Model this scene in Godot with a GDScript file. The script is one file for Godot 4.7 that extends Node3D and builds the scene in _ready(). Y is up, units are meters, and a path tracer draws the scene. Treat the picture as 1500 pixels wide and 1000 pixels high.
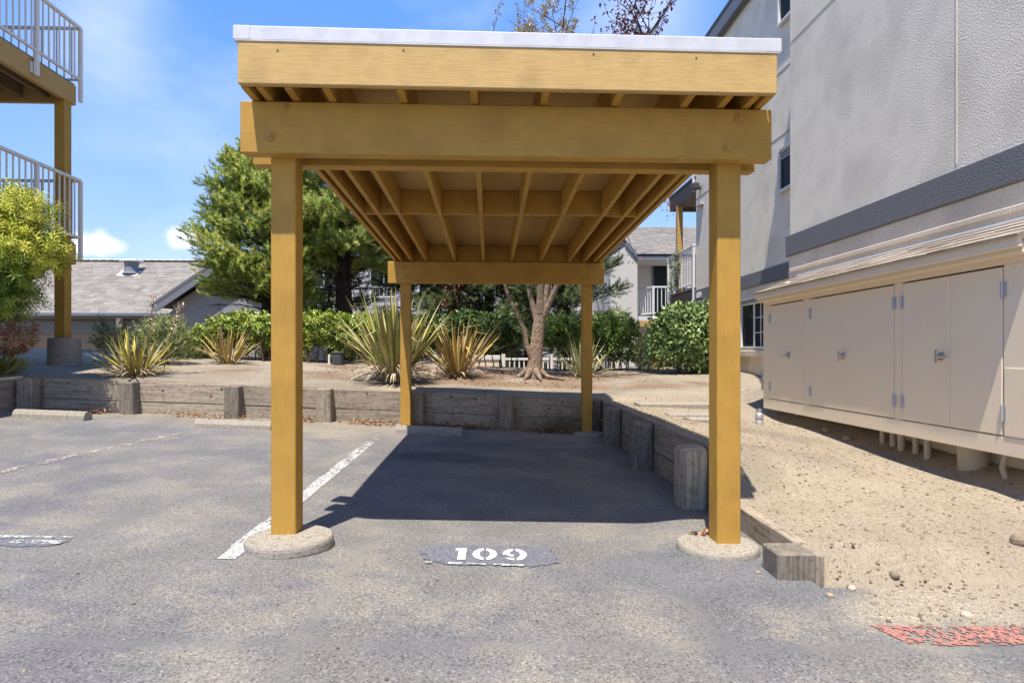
extends Node3D
# x right, y up, the parking stall runs away along -z; helper W(x, y, d) puts a point d metres ahead.

const SUN_K := 0.37      # how far light runs ahead per metre of drop
const SUN_S := 0.11      # and how far to the right
var rng := RandomNumberGenerator.new()
var nz := FastNoiseLite.new()
var M := {}


func W(x: float, y: float, d: float) -> Vector3:
	return Vector3(x, y, -d)


func rr(a: float, b: float) -> float:
	return rng.randf_range(a, b)


class Geo:
	var v := PackedVector3Array()
	var n := PackedVector3Array()
	var uv := PackedVector2Array()
	var c := PackedColorArray()
	var col := Color(1, 1, 1)

	func tri(p: Vector3, q: Vector3, r: Vector3, np: Vector3, nq: Vector3, nr: Vector3, up := Vector2(), uq := Vector2(), ur := Vector2()) -> void:
		if (q - p).cross(r - p).dot(np + nq + nr) > 0.0:
			v.append_array([p, r, q]); n.append_array([np, nr, nq]); uv.append_array([up, ur, uq])
		else:
			v.append_array([p, q, r]); n.append_array([np, nq, nr]); uv.append_array([up, uq, ur])
		c.append_array([col, col, col])

	func poly(pts: Array, nn: Vector3, uvs: Array = []) -> void:
		for i in range(1, pts.size() - 1):
			if uvs.is_empty():
				tri(pts[0], pts[i], pts[i + 1], nn, nn, nn)
			else:
				tri(pts[0], pts[i], pts[i + 1], nn, nn, nn, uvs[0], uvs[i], uvs[i + 1])

	func box(ctr: Vector3, s: Vector3, b := Basis(), bev := 0.004, off := Vector2()) -> void:
		var h := s * 0.5
		bev = minf(bev, minf(h.x, minf(h.y, h.z)) * 0.8)
		var L := 0
		if s.y > s.x and s.y >= s.z: L = 1
		elif s.z > s.x and s.z > s.y: L = 2
		var put := func(pts: Array, nn: Vector3, ax: int) -> void:
			var P := []
			var U := []
			for p in pts:
				P.append(ctr + b * p)
				var o: Array = [0, 1, 2]
				o.erase(ax)
				if L in o:
					o.erase(L)
					U.append(Vector2(p[L], p[o[0]]) + off)
				else:
					U.append(Vector2(p[o[0]], p[o[1]]) + off)
			poly(P, (b * nn).normalized(), U)
		for a in 3:
			var e := (a + 1) % 3
			var f := (a + 2) % 3
			for sa in [-1.0, 1.0]:
				var q := []
				for k in [[-1.0, -1.0], [1.0, -1.0], [1.0, 1.0], [-1.0, 1.0]]:
					var p := Vector3()
					p[a] = sa * h[a]; p[e] = k[0] * (h[e] - bev); p[f] = k[1] * (h[f] - bev)
					q.append(p)
				var na := Vector3(); na[a] = sa
				put.call(q, na, a)
				if bev > 0.0:
					for se in [-1.0, 1.0]:   # the edge between faces a and e, along f
						var nb := Vector3(); nb[a] = sa; nb[e] = se
						var q2 := []
						for k in [-1.0, 1.0]:
							var p := Vector3()
							p[a] = sa * h[a]; p[e] = se * (h[e] - bev); p[f] = k * (h[f] - bev)
							q2.append(p)
						for k in [1.0, -1.0]:
							var p := Vector3()
							p[a] = sa * (h[a] - bev); p[e] = se * h[e]; p[f] = k * (h[f] - bev)
							q2.append(p)
						put.call(q2, nb.normalized(), a)
		if bev > 0.0:
			for sx in [-1.0, 1.0]:
				for sy in [-1.0, 1.0]:
					for sz in [-1.0, 1.0]:
						var sg := Vector3(sx, sy, sz)
						var g := h - Vector3(bev, bev, bev)
						put.call([Vector3(h.x, g.y, g.z) * sg, Vector3(g.x, h.y, g.z) * sg, Vector3(g.x, g.y, h.z) * sg], sg.normalized(), 0)

	func tube(pts: Array, radii: Array, sides := 8, cap := true) -> void:
		var rings := []
		var along := 0.0
		var side := Vector3.RIGHT
		for i in pts.size():
			var t: Vector3 = (pts[mini(i + 1, pts.size() - 1)] - pts[maxi(i - 1, 0)]).normalized()
			if absf(t.dot(side)) > 0.95: side = Vector3.FORWARD if absf(t.z) < 0.9 else Vector3.UP
			var bx := (side - t * t.dot(side)).normalized()
			side = bx
			var by := t.cross(bx)
			if i > 0: along += (pts[i] - pts[i - 1]).length()
			var ring := []
			for k in sides + 1:
				var a := TAU * k / sides
				var d := bx * cos(a) + by * sin(a)
				ring.append([pts[i] + d * radii[i], d, Vector2(along, a * 0.2)])
			rings.append(ring)
		for i in rings.size() - 1:
			for k in sides:
				var A = rings[i][k]; var B = rings[i][k + 1]; var C = rings[i + 1][k + 1]; var D = rings[i + 1][k]
				tri(A[0], B[0], C[0], A[1], B[1], C[1], A[2], B[2], C[2])
				tri(A[0], C[0], D[0], A[1], C[1], D[1], A[2], C[2], D[2])
		if cap:
			for e in [0, rings.size() - 1]:
				var nn: Vector3 = (pts[e] - pts[1 if e == 0 else e - 1]).normalized()
				var ps := []; var us := []
				for k in sides:
					ps.append(rings[e][k][0]); us.append(Vector2(rings[e][k][1].x, rings[e][k][1].z) * radii[e])
				poly(ps, nn, us)

	func lathe(at: Vector3, prof: Array, sides := 28, wob := 0.0) -> void:
		# prof: Vector2(radius, height); flat-shaded between rings, smooth round
		for i in prof.size() - 1:
			var p: Vector2 = prof[i]; var q: Vector2 = prof[i + 1]
			var sl := (q - p).normalized()
			for k in sides:
				var a := TAU * k / sides; var b := TAU * (k + 1) / sides
				var wa := 1.0 + wob * sin(a * 3.0 + 1.0) + wob * 0.7 * sin(a * 7.0); var wb := 1.0 + wob * sin(b * 3.0 + 1.0) + wob * 0.7 * sin(b * 7.0)
				var na := Vector3(cos(a) * sl.y, -sl.x, sin(a) * sl.y); var nb := Vector3(cos(b) * sl.y, -sl.x, sin(b) * sl.y)
				var A := at + Vector3(cos(a) * p.x * wa, p.y, sin(a) * p.x * wa); var B := at + Vector3(cos(b) * p.x * wb, p.y, sin(b) * p.x * wb)
				var C := at + Vector3(cos(b) * q.x * wb, q.y, sin(b) * q.x * wb); var D := at + Vector3(cos(a) * q.x * wa, q.y, sin(a) * q.x * wa)
				tri(A, B, C, na, nb, nb, Vector2(a * 0.3, p.y), Vector2(b * 0.3, p.y), Vector2(b * 0.3, q.y))
				tri(A, C, D, na, nb, na, Vector2(a * 0.3, p.y), Vector2(b * 0.3, q.y), Vector2(a * 0.3, q.y))

	func slab(out2: PackedVector2Array, org: Vector3, ux: Vector3, uy: Vector3, thick: Vector3) -> void:
		# a flat outline in the plane (ux, uy) at org, thickened by the vector thick
		var idx := Geometry2D.triangulate_polygon(out2)
		var nn := thick.normalized()
		var at := func(p: Vector2) -> Vector3: return org + ux * p.x + uy * p.y
		for i in range(0, idx.size(), 3):
			var a: Vector2 = out2[idx[i]]; var b: Vector2 = out2[idx[i + 1]]; var d: Vector2 = out2[idx[i + 2]]
			tri(at.call(a), at.call(b), at.call(d), -nn, -nn, -nn, a, b, d)
			tri(at.call(a) + thick, at.call(b) + thick, at.call(d) + thick, nn, nn, nn, a, b, d)
		var mid := Vector2()
		for p in out2: mid += p / out2.size()
		for i in out2.size():
			var a: Vector2 = out2[i]; var b: Vector2 = out2[(i + 1) % out2.size()]
			var e := (b - a).orthogonal().normalized()
			if Geometry2D.is_point_in_polygon((a + b) * 0.5 + e * 0.002, out2): e = -e
			var w := ux * e.x + uy * e.y
			poly([at.call(a), at.call(b), at.call(b) + thick, at.call(a) + thick], w, [Vector2(0, a.y), Vector2(0.3, b.y), Vector2(0.3, b.y), Vector2(0, a.y)])

	func leaf(base: Vector3, dir: Vector3, up: Vector3, ln: float, wd: float, fold := 0.25) -> void:
		var s := dir.cross(up).normalized()
		var u := s.cross(dir).normalized()
		var mid := base + dir * ln * 0.45
		var l := mid - s * wd * 0.5 + u * wd * fold
		var r := mid + s * wd * 0.5 + u * wd * fold
		var tip := base + dir * ln - u * ln * 0.08
		var n1 := (l - base).cross(tip - base).normalized(); if n1.dot(u) < 0: n1 = -n1
		var n2 := (r - base).cross(tip - base).normalized(); if n2.dot(u) < 0: n2 = -n2
		n1 = (n1 + Vector3.UP * .5).normalized(); n2 = (n2 + Vector3.UP * .5).normalized()
		tri(base, l, tip, n1, n1, n1); tri(base, tip, r, n2, n2, n2)

	func needle(base: Vector3, dir: Vector3, side: Vector3, ln: float, wd: float) -> void:
		var nn := dir.cross(side).normalized()
		if nn.y < 0.0: nn = -nn
		nn = (nn + Vector3.UP * .7).normalized()
		tri(base - side * wd * 0.5, base + side * wd * 0.5, base + dir * ln, nn, nn, nn)

	func mesh() -> ArrayMesh:
		var a := []
		a.resize(Mesh.ARRAY_MAX)
		a[Mesh.ARRAY_VERTEX] = v; a[Mesh.ARRAY_NORMAL] = n; a[Mesh.ARRAY_TEX_UV] = uv; a[Mesh.ARRAY_COLOR] = c
		var m := ArrayMesh.new()
		m.add_surface_from_arrays(Mesh.PRIMITIVE_TRIANGLES, a)
		return m


# ---------------------------------------------------------------- nodes
func thing(called: String, label: String, category: String, group := "", at := Vector3.ZERO) -> Node3D:
	var o := Node3D.new()
	o.name = called
	add_child(o, true)
	o.position = at
	o.set_meta("label", label); o.set_meta("category", category)
	if group: o.set_meta("group", group)
	return o


func part(parent: Node3D, called: String, m: Mesh, mat: Material, at := Vector3.ZERO) -> MeshInstance3D:
	var o := MeshInstance3D.new()
	o.name = called
	o.mesh = m
	o.material_override = mat
	o.position = at
	parent.add_child(o, true)
	return o


func pbox(parent: Node3D, called: String, ctr: Vector3, s: Vector3, mat: Material, bev := 0.004, b := Basis()) -> MeshInstance3D:
	var g := Geo.new()
	g.box(Vector3.ZERO, s, b, bev, Vector2(rr(0, 3), rr(0, 3)))
	return part(parent, called, g.mesh(), mat, ctr)


func single(called: String, m: Mesh, mat: Material, label: String, category: String, group := "") -> MeshInstance3D:
	var o := part(self, called, m, mat)
	o.set_meta("label", label); o.set_meta("category", category)
	if group: o.set_meta("group", group)
	return o


func structure(called: String, m: Mesh, mat: Material, label: String) -> MeshInstance3D:
	var o := part(self, called, m, mat)
	o.set_meta("kind", "structure"); o.set_meta("label", label)
	return o


func copies(parent: Node3D, called: String, m: Mesh, mat: Material, xf: Array, cols: PackedColorArray) -> MultiMeshInstance3D:
	var mm := MultiMesh.new()
	mm.transform_format = MultiMesh.TRANSFORM_3D
	mm.use_colors = true
	mm.mesh = m
	mm.instance_count = xf.size()
	var b := PackedFloat32Array()
	b.resize(xf.size() * 16)
	var k := 0
	for i in xf.size():
		var t: Transform3D = xf[i]
		var X := t.basis.x; var Y := t.basis.y; var Z := t.basis.z; var O := t.origin; var C := cols[i]
		b[k] = X.x; b[k + 1] = Y.x; b[k + 2] = Z.x; b[k + 3] = O.x
		b[k + 4] = X.y; b[k + 5] = Y.y; b[k + 6] = Z.y; b[k + 7] = O.y
		b[k + 8] = X.z; b[k + 9] = Y.z; b[k + 10] = Z.z; b[k + 11] = O.z
		b[k + 12] = C.r; b[k + 13] = C.g; b[k + 14] = C.b; b[k + 15] = 1.0
		k += 16
	mm.buffer = b
	var o := MultiMeshInstance3D.new()
	o.name = called
	o.multimesh = mm
	o.material_override = mat
	o.set_meta("kind", "stuff")
	parent.add_child(o, true)
	return o


# ---------------------------------------------------------------- textures and materials
func noise_tex(freq: float, oct: int, stops: Array, cols: Array, sd := 1, kind := FastNoiseLite.TYPE_SIMPLEX_SMOOTH, size := 512, cell := -1) -> NoiseTexture2D:
	var f := FastNoiseLite.new()
	f.noise_type = kind; f.seed = sd; f.frequency = freq
	f.fractal_octaves = oct; f.fractal_type = FastNoiseLite.FRACTAL_FBM if oct > 1 else FastNoiseLite.FRACTAL_NONE
	if cell >= 0: f.cellular_return_type = cell
	var t := NoiseTexture2D.new()
	t.width = size; t.height = size; t.seamless = true; t.seamless_blend_skirt = 0.12
	t.noise = f
	var g := Gradient.new()
	g.offsets = PackedFloat32Array(stops); g.colors = PackedColorArray(cols)
	t.color_ramp = g
	return t


func g1(x: float) -> Color:
	return Color(x, x, x)


func lin(r: float, g: float, b: float) -> Color:
	return Color(r, g, b).linear_to_srgb()


func mat(called: String, col: Color, rough := 0.8, tex: Texture2D = null, uvs := Vector3.ONE, bump: Texture2D = null, bump_cm := 0.0, tri := false, vcol := false) -> StandardMaterial3D:
	var m := StandardMaterial3D.new()
	m.resource_name = called
	m.albedo_color = col
	m.roughness = rough
	m.metallic_specular = 0.4
	if tex: m.albedo_texture = tex
	m.uv1_scale = uvs
	if tri:
		m.uv1_triplanar = true; m.uv1_world_triplanar = true
	if bump:
		m.heightmap_enabled = true; m.heightmap_texture = bump; m.heightmap_scale = bump_cm
	if vcol: m.vertex_color_use_as_albedo = true
	m.cull_mode = BaseMaterial3D.CULL_DISABLED
	M[called] = m
	return m


func detail(m: StandardMaterial3D, t: Texture2D, sc: float) -> void:
	m.detail_enabled = true
	m.detail_albedo = t
	m.detail_blend_mode = BaseMaterial3D.BLEND_MODE_MUL
	m.detail_uv_layer = BaseMaterial3D.DETAIL_UV_2
	m.uv2_triplanar = true; m.uv2_world_triplanar = true
	m.uv2_scale = Vector3.ONE * sc


func build_materials() -> void:
	var grain := noise_tex(0.02, 5, [0.0, 0.35, 0.5, 0.7, 1.0], [g1(.95), g1(.975), g1(.99), g1(1), g1(.98)], 3)
	var grain_h := noise_tex(0.02, 5, [0.0, 1.0], [g1(0), g1(1)], 4)
	var weather := noise_tex(0.014, 6, [0.0, 0.3, 0.42, 0.5, 0.6, 1.0], [g1(.74), g1(.85), g1(.92), g1(.97), g1(1), g1(.94)], 7)
	var patch := noise_tex(0.008, 4, [0.0, 0.4, 0.6, 1.0], [g1(.90), g1(.96), g1(1), g1(.94)], 11)
	var blotch := noise_tex(0.02, 5, [0.0, 0.4, 0.6, 1.0], [Color(.8, .78, .74), Color(.95, .94, .92), g1(1), Color(.88, .87, .85)], 12)
	var stucco_h := noise_tex(0.05, 4, [0.0, 0.35, 0.65, 1.0], [g1(0), g1(.35), g1(.7), g1(1)], 21)
	var stucco_c := noise_tex(0.06, 3, [0.0, 0.5, 1.0], [g1(.84), g1(.96), g1(1)], 22)
	var grit := noise_tex(0.22, 1, [0.0, 0.15, 0.3, 0.6, 0.85, 0.93, 1.0], [g1(.55), g1(.68), g1(.74), g1(.78), g1(.81), Color(.88, .87, .85), g1(.97)], 31, FastNoiseLite.TYPE_CELLULAR, 1024, FastNoiseLite.RETURN_CELL_VALUE)
	var grit_h := noise_tex(0.14, 2, [0.0, 1.0], [g1(0), g1(1)], 32, FastNoiseLite.TYPE_CELLULAR, 1024, FastNoiseLite.RETURN_DISTANCE)
	var dirt := noise_tex(0.17, 1, [0.0, 0.08, 0.2, 0.7, 0.9, 1.0], [Color(.66, .62, .57), Color(.80, .77, .72), Color(.88, .86, .83), Color(.93, .92, .9), Color(.97, .97, .97), g1(1)], 41, FastNoiseLite.TYPE_CELLULAR, 1024, FastNoiseLite.RETURN_CELL_VALUE)
	var dirt_h := noise_tex(0.03, 6, [0.0, 1.0], [g1(0), g1(1)], 42, FastNoiseLite.TYPE_SIMPLEX_SMOOTH, 1024)
	var pores := noise_tex(0.09, 4, [0.0, 0.3, 0.5, 1.0], [Color(.6, .57, .52), Color(.85, .83, .8), Color(.95, .94, .92), g1(1)], 51)
	var bark := noise_tex(0.02, 5, [0.0, 0.4, 0.55, 1.0], [g1(.3), g1(.6), g1(.9), g1(1)], 61)

	var up := Vector3(0.7, 5.0, 1)
	mat("ochre", lin(.51, .29, .056), .62, grain, up, grain_h, .02)
	detail(M.ochre, patch, .5)
	mat("ochre_faded", lin(.60, .40, .155), .7, grain, Vector3(.6, 6, 1), grain_h, .06)
	detail(M.ochre_faded, patch, .7)
	mat("ochre_dull", lin(.50, .31, .10), .65, grain, up, grain_h, .02)
	mat("deck_ply", lin(.62, .41, .14), .75, grain, Vector3(.5, 3, 1), grain_h, .1)
	mat("flashing", lin(.70, .70, .73), .38, patch, Vector3(.8, .8, .8)); M.flashing.metallic = .15
	mat("roofing", lin(.2, .2, .21), .9, grit, Vector3.ONE, null, 0, true)
	mat("bolt", lin(.45, .26, .06), .45)
	mat("asphalt", g1(.915), .92, grit, Vector3(.62, .62, .62), grit_h, .14, true, true)
	mat("soil", g1(.885), .97, dirt, Vector3(.8, .8, .8), dirt_h, 1.1, true, true)
	mat("white_paint", lin(.78, .78, .77), .8, grit, Vector3(.62, .62, .62), grit_h, .2, true, false)
	mat("faded_paint", lin(.66, .61, .53), .85, grit, Vector3(.62, .62, .62), grit_h, .2, true)
	mat("fresh_white", lin(.84, .84, .84), .7, null)
	mat("red_paint", lin(.64, .31, .26), .85, grit, Vector3(.62, .62, .62), grit_h, .25, true)
	mat("sealer", lin(.27, .28, .33), .85, grit, Vector3(.62, .62, .62), grit_h, .15, true)
	mat("concrete", lin(.43, .405, .365), .9, pores, Vector3(1.4, 1.4, 1.4), pores, .6, true)
	detail(M.concrete, blotch, 1.7)
	mat("concrete_gray", lin(.40, .385, .365), .9, pores, Vector3(1.2, 1.2, 1.2), pores, .5, true)
	detail(M.concrete_gray, blotch, 1.5)
	for i in 4:
		var t: float = [1.0, .86, 1.1, .94][i]
		mat("plank%d" % i, lin(.42 * t, .36 * t, .285 * t), .9, weather, Vector3(.2, 4.5, 1), weather, .08)
		detail(M["plank%d" % i], blotch, .9 + .1 * i)
	mat("log", lin(.255, .225, .19), .9, weather, Vector3(.25, 6, 1), weather, .08)
	detail(M.log, blotch, 1.3)
	mat("stucco", lin(.93, .85, .70), .95, stucco_c, Vector3(1.9, 1.9, 1.9), stucco_h, .24, true)
	detail(M.stucco, patch, .23)
	mat("stucco_smooth", lin(.84, .73, .57), .9, stucco_c, Vector3(1.6, 1.6, 1.6), stucco_h, .15, true)
	detail(M.stucco_smooth, patch, .3)
	mat("stucco_gray", lin(.185, .19, .198), .95, stucco_c, Vector3(1.9, 1.9, 1.9), stucco_h, .4, true)
	mat("cabinet_paint", lin(.80, .69, .53), .55, null, Vector3(.5, .5, .5), grain_h, .01, true)
	mat("dark_gap", lin(.03, .028, .025), .9)
	mat("steel", lin(.55, .55, .56), .28); M.steel.metallic = .9
	mat("galvanised", lin(.5, .5, .52), .45); M.galvanised.metallic = .6
	mat("pipe_beige", lin(.42, .37, .29), .6)
	mat("white_trim", lin(.72, .72, .71), .5)
	mat("rail_white", lin(.66, .65, .63), .5)
	mat("rail_cream", lin(.80, .74, .66), .55)
	mat("brown_beam", lin(.20, .135, .075), .75, grain, up, grain_h, .1)
	mat("beam_gray_brown", lin(.17, .135, .11), .8, grain, up)
	mat("dark_metal", lin(.06, .062, .07), .5)
	mat("gray_trim", lin(.16, .175, .205), .7)
	mat("house_gray", lin(.30, .31, .33), .9, stucco_c, Vector3.ONE, stucco_h, .5, true)
	mat("house_tan", lin(.28, .235, .175), .9, stucco_c, Vector3.ONE, null, 0, true)
	mat("far_wall", lin(.66, .63, .57), .9, stucco_c, Vector3(.8, .8, .8), stucco_h, .6, true)
	mat("siding", lin(.46, .46, .48), .85, stucco_c, Vector3(.8, .8, .8), null, 0, true)
	mat("shingle", g1(1), .95, dirt, Vector3(1.5, 1.5, 1.5), null, 0, true, true)
	mat("glass_dark", lin(.03, .035, .04), .06); M.glass_dark.metallic_specular = .1
	mat("blind", lin(.42, .43, .46), .6)
	mat("bark_peel", lin(.62, .46, .33), .95, bark, Vector3(1.2, 6, 1), bark, 1.2)
	mat("bark_dark", lin(.075, .052, .038), .97, bark, Vector3(.8, 7, 1), bark, 3.0)
	mat("bark_gray", lin(.20, .17, .14), .95, bark, Vector3(2, 6, 1), bark, .6)
	mat("stem", lin(.19, .13, .075), .9, bark, Vector3(3, 6, 1))
	mat("rock", lin(.34, .29, .23), .95, pores, Vector3(4, 4, 4), pores, .8, true, true)
	mat("litter", g1(1), .9, null, Vector3.ONE, null, 0, false, true)
	for k in [["leaf_gloss", .3], ["leaf_soft", .6], ["needles", .65], ["blade", .5]]:
		mat(k[0], g1(1), k[1], null, Vector3.ONE, null, 0, false, true)
		M[k[0]].backlight_enabled = true
		M[k[0]].backlight = Color(.16, .2, .06)
	M.needles.backlight = Color(.16, .2, .06)
	M.blade.backlight = Color(.1, .1, .04)


# ---------------------------------------------------------------- sky
func sky_image() -> ImageTexture:
	var w := 2048; var hh := 512
	var im := Image.create_empty(w, hh * 2, false, Image.FORMAT_RGBF)
	im.fill(Color(.34, .33, .31))
	var f := FastNoiseLite.new(); f.seed = 5; f.frequency = 1.3; f.fractal_octaves = 5; f.fractal_gain = .55
	var f2 := FastNoiseLite.new(); f2.seed = 9; f2.frequency = 5.0; f2.fractal_octaves = 5; f2.fractal_gain = .55
	# soft heaps of cloud, the big ones out of view added for fill light: azimuth, elevation, half width, half height, strength
	var heaps := [[-31.6, 8.3, 2.5, 1.1, .9], [-25.6, 9.6, 2.2, 1.1, .9], [-21, 7.6, 4.0, 1.2, .8], [-50, 10, 8, 4, .95], [-75, 11, 9, 5, .9], [12, 7, 6, 2, .8], [34, 9, 8, 3.5, .9], [58, 11, 10, 5, .95], [85, 12, 10, 5, .95], [115, 11, 10, 5, .9], [150, 13, 12, 6, .95], [-105, 11, 10, 5, .9], [-140, 12, 12, 5, .95], [178, 10, 9, 5, .9]]
	var veils := [[-31.8, 24, 5, 8, .42], [-28.0, 16, 7, 1.5, .15], [14.5, 30, 6, 8, .5], [60, 30, 14, 9, .5], [-80, 30, 14, 8, .5], [130, 34, 16, 9, .5], [-140, 28, 15, 8, .5]]
	for j in hh:
		var el := 90.0 - (j + .5) / hh * 90.0
		var e := deg_to_rad(el)
		var t := sin(e)
		var base := Color(.40, .58, .86).lerp(Color(.085, .235, .66), 1.0 - pow(1.0 - clampf(t / .62, 0, 1), 1.9))
		base = base.lerp(Color(.06, .17, .50), smoothstep(.55, 1.0, t))
		base = base.lerp(Color(.66, .76, .90), pow(1.0 - t, 12.0) * .9)
		for i in w:
			var az := fposmod((i + .5) / w * 360.0 + 180.0, 360.0) - 180.0
			var a := deg_to_rad(az)
			var p := Vector3(sin(a) * cos(e), sin(e), -cos(a) * cos(e))
			var k := 0.0
			if el < 50:
				for v in veils:
					var q := Vector2((az - v[0]) / v[2], (el - v[1]) / v[3]).length_squared()
					if q < 2.5: k += v[4] * exp(-q * 1.6) * (.75 + .6 * f.get_noise_3dv(p * Vector3(1, 2.2, 1) * 2.0))
				k += maxf(0.0, f.get_noise_3dv(p * Vector3(1.6, 3.4, 1.6)) - .02) * .42
			if el < 24:
				for v in heaps:
					var q := Vector2((az - v[0]) / v[2], (el - v[1]) / v[3]).length()
					if q < 1.45: k = maxf(k, v[4] * smoothstep(-.05, .6, 1.0 - q + .7 * f2.get_noise_3dv(p * 4.2)))
			k = clampf(k, 0, 1)
			if k > 0.002:
				var cl := Color(.72, .76, .86).lerp(Color(.88, .88, .90), k)
				im.set_pixel(i, j, base.lerp(cl, k * .92))
			else:
				im.set_pixel(i, j, base)
	return ImageTexture.create_from_image(im)


# ---------------------------------------------------------------- ground
func lot(x: float, d: float) -> float:      # height of the asphalt
	var t := clampf((d - 3.3) / 5.2, 0, 1)
	var y := lerpf(.018, .06, t) - lerpf(.0252, .0435, t) * clampf(x, -9.0, 6.0)
	y -= .045 * exp(-pow((d - 4.45) / .75, 2)) * smoothstep(-1.15, -.75, x) * (1.0 - smoothstep(1.0, 1.4, x))
	return y


func earth(x: float, d: float) -> float:    # height of the bare soil
	var bump := .012 * nz.get_noise_2d(x * 60, d * 60) + .02 * nz.get_noise_2d(x * 17, d * 17)
	if d > 8.87:
		var y := .525 - .041 * clampf(x, -9.0, 1.6) + .018 * clampf(x - 1.6, 0, 4)
		y += .09 * clampf(d - 8.8, 0, 1.7) + .06 * clampf(d - 10.5, 0, 2.8)
		y -= .42 * clampf(d - 13.5, 0, 6.0)
		return y + bump
	if x > 1.615:
		var e := lerpf(.12, .44, smoothstep(4.0, 4.7, d)) if d > 3.2 else lerpf(-.12, .12, smoothstep(2.9, 3.3, d))
		var c := lerpf(-.06, .17, smoothstep(2.6, 4.2, d)) + .12 * smoothstep(4.4, 7.0, d) + .22 * smoothstep(7.0, 8.87, d)
		var y := lerpf(e, c, smoothstep(1.7, 3.4, x))
		y += .10 * smoothstep(3.45, 3.85, x)
		y -= .25 * (1.0 - smoothstep(2.2, 2.75, d + .25 * nz.get_noise_2d(x * 60, 7.0) + .12 * nz.get_noise_2d(x * 260, 3.0)))
		return y + bump
	if x < -6.52:
		return .525 + .041 * minf(-x, 9.0) - .02 * clampf(8.8 - d, 0, 4) + bump
	return lot(x, d) - .25


func ticks(spans: Array) -> PackedFloat32Array:     # [from, to, step] one after another
	var o := PackedFloat32Array()
	for s in spans:
		var n := maxi(1, int(round((s[1] - s[0]) / s[2])))
		for i in n: o.append(s[0] + (s[1] - s[0]) * i / n)
	o.append(spans[-1][1])
	return o


func sheet(xs: PackedFloat32Array, ds: PackedFloat32Array, hf: Callable, cf: Callable, skip: Callable) -> ArrayMesh:
	var v := PackedVector3Array(); var n := PackedVector3Array(); var c := PackedColorArray(); var ix := PackedInt32Array()
	var nx := xs.size()
	var H := PackedFloat32Array()
	for d in ds:
		for x in xs: H.append(hf.call(x, d))
	for j in ds.size():
		for i in nx:
			var k := j * nx + i
			v.append(W(xs[i], H[k], ds[j]))
			var i0 := maxi(i - 1, 0); var i1 := mini(i + 1, nx - 1); var j0 := maxi(j - 1, 0); var j1 := mini(j + 1, ds.size() - 1)
			n.append(Vector3(-(H[j * nx + i1] - H[j * nx + i0]) / (xs[i1] - xs[i0]), 1, (H[j1 * nx + i] - H[j0 * nx + i]) / (ds[j1] - ds[j0])).normalized())
			c.append(cf.call(xs[i], ds[j]))
	for j in ds.size() - 1:
		for i in nx - 1:
			if skip.call((xs[i] + xs[i + 1]) * .5, (ds[j] + ds[j + 1]) * .5): continue
			var a := j * nx + i
			ix.append_array([a, a + nx, a + 1, a + 1, a + nx, a + nx + 1])
	var A := []
	A.resize(Mesh.ARRAY_MAX)
	A[Mesh.ARRAY_VERTEX] = v; A[Mesh.ARRAY_NORMAL] = n; A[Mesh.ARRAY_COLOR] = c; A[Mesh.ARRAY_INDEX] = ix
	var m := ArrayMesh.new()
	m.add_surface_from_arrays(Mesh.PRIMITIVE_TRIANGLES, A)
	return m


func lot_color(x: float, d: float) -> Color:
	var a := nz.get_noise_2d(x * 9, d * 13)
	var b := nz.get_noise_2d(x * 34 + 90, d * 46)
	var e := nz.get_noise_2d(x * 140, d * 140 + 50)
	var c := Color(.402, .392, .384)
	var dust := smoothstep(-.05, .30, a * .25 + b * .35 + e * .9 + .5 * nz.get_noise_2d(x * 420, d * 420) - .05)
	c = c.lerp(Color(.55, .49, .40), dust * .42)
	var dark := smoothstep(.06, .20, nz.get_noise_2d(x * 8 + 300, d * 12) * .8 + nz.get_noise_2d(x * 90, d * 90 + 200) * .5 - .02)
	c = c.lerp(Color(.295, .30, .335), dark * .6 * (1.0 - .5 * dust))
	var back := smoothstep(7.2, 8.3, d + b * .8 + a * .5)
	c = c.lerp(Color(.62, .54, .42), back * .8)
	if x > .3: c = c.lerp(Color(.56, .49, .39), smoothstep(1.05, 1.5, x + b * .3) * .6 * smoothstep(3.6, 4.6, d))
	c = c.lerp(Color(.70, .615, .485), smoothstep(2.36, 2.70, d + .28 * b + .16 * e + .12 * nz.get_noise_2d(x * 420, d * 420)) * smoothstep(1.45, 1.85, x + .25 * b + .1 * e) * .92)
	# an oil stain in the stall
	c = c.lerp(Color(.17, .17, .18), .6 * smoothstep(.42, .1, Vector2((x + .45) / 1.3, (d - 6.3) / .9).length() - b * .35))
	var sm := smoothstep(1.0, .75, Vector2((x - 1.25) / .62, (d - 3.12) / .42).length() + .5 * b + .2 * e)
	c = c.lerp(Color(.32, .325, .355), sm * .85)
	return c * (1.0 + .16 * e)


func earth_color(x: float, d: float) -> Color:
	var a := nz.get_noise_2d(x * 11, d * 11 + 70)
	var b := nz.get_noise_2d(x * 50 + 40, d * 50)
	var c := Color(.54, .475, .375).lerp(Color(.45, .395, .315), smoothstep(-.1, .45, a + b * .6))
	c = c.lerp(Color(.36, .325, .27), smoothstep(.1, .5, b + a * .3) * .5)
	if d < 4.4 and x > 1.5: c = c.lerp(Color(.44, .395, .32), .5 * smoothstep(4.4, 2.9, d + a * .5))
	if d > 9.8: c = c.lerp(Color(.34, .20, .11), .55 * smoothstep(.05, .4, b * .7 + a * .5 + .28 * exp(-pow((x + .2) / 2.0, 2))))
	return c * (1.0 + .12 * nz.get_noise_2d(x * 170, d * 170))


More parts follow.
